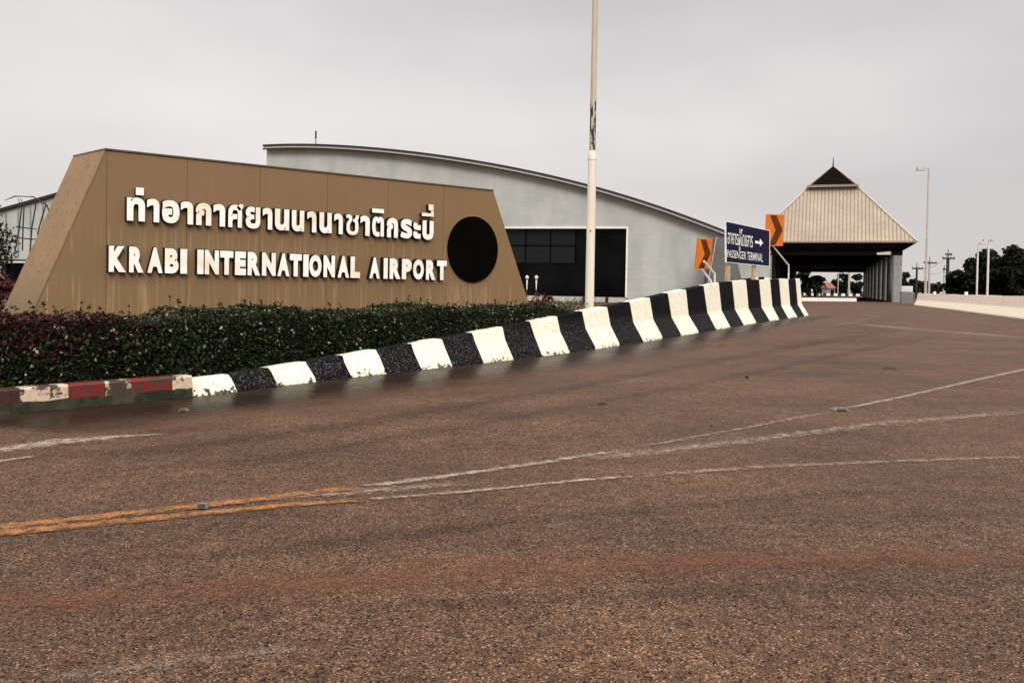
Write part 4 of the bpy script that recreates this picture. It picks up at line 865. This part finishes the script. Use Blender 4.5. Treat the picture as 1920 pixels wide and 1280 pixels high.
# ------------------------------------------------------------------ trees
def tree(name, label, px, Y, wpx, ytop, ybot, n, lsz, mat, group, blobs=14, seed=0):
    random.seed(seed+int(px)); k = Y/1600; b_ = at(px, 548, Y); b_.z = 0; o = thing(name, label, 'tree', tuple(b_), 0, group)
    zt, zb = at(px, ytop, Y).z, at(px, ybot, Y).z; W = wpx*k/2; H = zt-zb; cz = (zt+zb)/2; bl = []
    for i in range(blobs):
        t = random.uniform(-.98, .84); w_ = math.sqrt(max(.05, 1-t*t*.9)); a = random.uniform(0, 6.28); r = random.random()**.5
        bl.append((Vector((b_.x+math.cos(a)*W*.72*w_*r, b_.y+math.sin(a)*W*.6*w_*r, cz+t*H*.42)), random.uniform(.2, .36)*min(W, H*.8)))
    bl.append((Vector((b_.x+random.uniform(-.2, .2)*W, b_.y, zt-H*.14)), .14*H*1.1))
    wt = [r*r for _, r in bl]; pts, nr = [], []
    for c_, r in random.choices(bl, wt, k=n):
        d_ = Vector((random.gauss(0, 1), random.gauss(0, 1), random.gauss(0, 1))).normalized(); q = r*random.uniform(.45, 1.12)
        pts.append(c_+Vector((d_.x, d_.y, d_.z*.8))*q); nr.append(d_+Zv*.4)
    leaves(pts, nr, lsz, 'crown', mat, o, aspect=.6)
    mb = MB(); tr_ = max(.07, H*.02); top_ = Vector((b_.x, b_.y, zb+H*.3)); mb.tube([b_, b_.lerp(top_, .5)+Vector((.05*W, 0, 0)), top_], [tr_*1.4, tr_, tr_*.7], 7)
    for c_, r in bl[:6]: mb.tube([b_.lerp(top_, .75), top_.lerp(c_, .5)+Zv*.1, c_], [tr_*.6, tr_*.4, tr_*.15], 5)
    mb.build('trunk', M_['bark'], o); return o
TR = 'trees beyond the pale barrier at right'
for px, Y, wpx, yt, yb, n, lb in ((1797, 128, 56, 505, 560, 2600, 'lowest round dark tree at the left end of the big tree mass'), (1824, 135, 62, 483, 560, 3400, 'dark tree rising behind the single headed lamp'),
        (1850, 122, 76, 465, 560, 4600, 'broad dark tree behind the double headed lamp'), (1888, 118, 86, 458, 560, 5200, 'tallest dark tree near the right edge'), (1932, 112, 84, 459, 560, 5000, 'dark olive tree cut by the right edge of the photo')):
    tree('dense_tree', lb, px, Y, wpx, yt, yb, n, .62, M_['treeleaf'] if px < 1920 else M_['treeleaf2'], TR, 34, 3)
TD = 'distant trees between canopy and tree mass'
for px, Y, wpx, yt, yb, n, lb in ((1696, 190, 34, 510, 548, 700, 'open brownish tree right beside the front canopy column'), (1716, 220, 30, 522, 549, 500, 'small far tree behind the short utility pole'),
        (1733, 230, 34, 527, 549, 500, 'small far tree left of the tall lamp'), (1757, 235, 32, 529, 549, 450, 'small far tree right of the tall lamp'), (1782, 220, 30, 524, 549, 500, 'small far tree at the foot of the tallest utility pole'), (1745, 262, 60, 533, 550, 700, 'wide low far tree behind the foot of the tall single headed lamp'), (1708, 250, 44, 530, 550, 600, 'low far tree above the grey concrete block')):
    tree('distant_tree', lb, px, Y, wpx, yt, yb, n*2, .7, M_['treeleaf2'], TD, 14, 5)
TO = 'trees seen through the canopy opening'
for px, Y, wpx, yt, yb, n, lb in ((1540, 236, 40, 519, 552, 900, 'far dark tree left in the canopy opening, behind the orange roof'), (1578, 232, 52, 511, 552, 1300, 'round dark tree between the two lamps in the canopy opening'), (1608, 240, 44, 513, 552, 900, 'dark tree at the right end of the canopy opening'), (1508, 228, 52, 503, 552, 1300, 'dark tree behind the palm left in the canopy opening')):
    tree('distant_tree', lb, px, Y, wpx, yt, yb, n*2, .75, M_['treeleaf'], TO, 16, 8)
# palm left in the opening
pb_ = at(1518, 548, 96); pb_.z = 0; palm = thing('palm_tree', 'short palm with drooping fronds beside the barrier nose, before the canopy opening', 'tree', tuple(pb_))
zt = at(1518, 522, 96).z; MB().tube([pb_, pb_+Zv*zt], [.2, .15], 8).build('trunk', M_['bark'], palm)
fr = MB(); pc = pb_+Zv*zt
for k in range(17):
    a = k*2.4; up = .55+.5*math.sin(k*1.7); ln_ = 1.9+.4*math.sin(k*3.1); prev = pc; hd_ = Vector((math.cos(a), math.sin(a), 0)); sd_ = Vector((-hd_.y, hd_.x, 0))
    for j in range(1, 8):
        t = j/7; c_ = pc+hd_*ln_*t+Zv*(ln_*(up*t-1.15*t*t))
        for s_ in (-1, 1): fr.face([prev, c_, c_+sd_*s_*.32*(1-t*.6)-Zv*.22+hd_*.15, prev+sd_*s_*.32*(1-t*.5)-Zv*.2+hd_*.12])
        prev = c_
fr.build('frond', M_['treeleaf'], palm)
hp0 = at(1553, 549, 205); hp0.z = 0; hs = thing('far_house', 'tiny far house with orange roof seen through the canopy opening', 'house', tuple(hp0))
MB().box(hp0+Zv*.9, (2.0, 3, 1.8)).build('wall', M_['column'], hs)
MB().hexa([hp0+Vector((x, y, 1.82)) for x, y in ((-1.25, -1.9), (1.25, -1.9), (1.25, 1.9), (-1.25, 1.9))], [hp0+Vector((x, y, 3.1)) for x, y in ((-.5, -.1), (.5, -.1), (.5, .1), (-.5, .1))]).build('roof', M_['terracotta'], hs)
MB().box(hp0+Vector((.4, -1.53, .9)), (.8, .06, 1.1)).build('window', M_['glass'], hs)

# ------------------------------------------------------------------ litter and road studs
def stud(px, py, label, wpx):
    c_ = gp(px, py, .006); w_ = wpx*c_.y/1600; o = thing('road_stud', label, 'road stud', tuple(c_), 0, 'road studs')
    MB().hexa([c_+Vector((x*w_, y*w_, 0)) for x, y in ((-.5, -.45), (.5, -.45), (.5, .45), (-.5, .45))], [c_+Vector((x*w_, y*w_, .018)) for x, y in ((-.36, -.22), (.36, -.22), (.36, .22), (-.36, .22))]).build('housing', M_['stud'], o)
    MB().hexa([c_+Vector((x*w_, y*w_, z)) for x, y, z in ((-.34, -.435, .004), (.34, -.435, .004), (.3, -.27, .0155), (-.3, -.27, .0155))], [c_+Vector((x*w_, y*w_-.004, z+.003)) for x, y, z in ((-.34, -.435, .004), (.34, -.435, .004), (.3, -.27, .0155), (-.3, -.27, .0155))]).build('lens', M_['disc_rim'], o)
stud(381, 950, 'road stud between the two yellow lines', 22); stud(1574, 768, 'road stud on the white line at right', 28); stud(345, 770, 'pale road stud in the gutter before the kerb end', 16)
for k, (px, py, wpx, lb) in enumerate(((1211, 659, 12, 'dark dry leaf on the road below the middle of the striped barrier'), (1352, 647, 14, 'curled dark leaf on the road below the far end of the striped barrier'), (1401, 708, 7, 'small dark pebble on the road below the chevron signs'),
        (1668, 692, 26, 'thin dark twig lying on the road toward the right'), (676, 826, 6, 'pale pebble on the road below the hedge end'), (1334, 799, 6, 'small black pebble just above the white line'), (1130, 759, 18, 'thin dark twig on the middle of the road'), (530, 996, 12, 'dark leaf just below the yellow lines'))):
    c_ = gp(px, py, .004); w_ = wpx*c_.y/1600; mb = MB()
    if 'twig' in lb: mb.tube([c_+Vector((-w_/2, 0, .008)), c_+Vector((0, .05*w_, .014)), c_+Vector((w_/2, -.1*w_, .008))], [.006, .008, .004], 6); nm, ct = 'twig', 'twig'
    elif 'pebble' in lb:
        bm_ = bmesh.new(); bmesh.ops.create_icosphere(bm_, subdivisions=2, radius=w_/2)
        for v in bm_.verts: v.co *= 1+.25*math.sin(v.co.x*90+v.co.y*70+k)
        mb.mesh([c_+Vector((v.co.x, v.co.y*.8, v.co.z*.6+w_*.25)) for v in bm_.verts], [tuple(v.index for v in f.verts) for f in bm_.faces]); bm_.free(); nm, ct = 'pebble', 'pebble'
    else:
        for s_ in (-1, 1):
            for j in range(5):
                t0, t1 = -.5+j/5, -.5+(j+1)/5; g_ = lambda t: .26*math.cos(t*3.1)*w_*2; h_ = lambda t: .006+.06*w_*t*t*4
                mb.face([c_+Vector((t0*w_, 0, h_(t0))), c_+Vector((t1*w_, 0, h_(t1))), c_+Vector((t1*w_, s_*g_(t1), h_(t1)+.10*g_(t1))), c_+Vector((t0*w_, s_*g_(t0), h_(t0)+.10*g_(t0)))])
        nm, ct = 'dry_leaf', 'leaf'
    tag(mb.build(nm, M_['stud'] if 'pale' in lb else M_['debris']), lb, ct)
bpy.data.objects.remove(_fo); bpy.data.curves.remove(_fc)
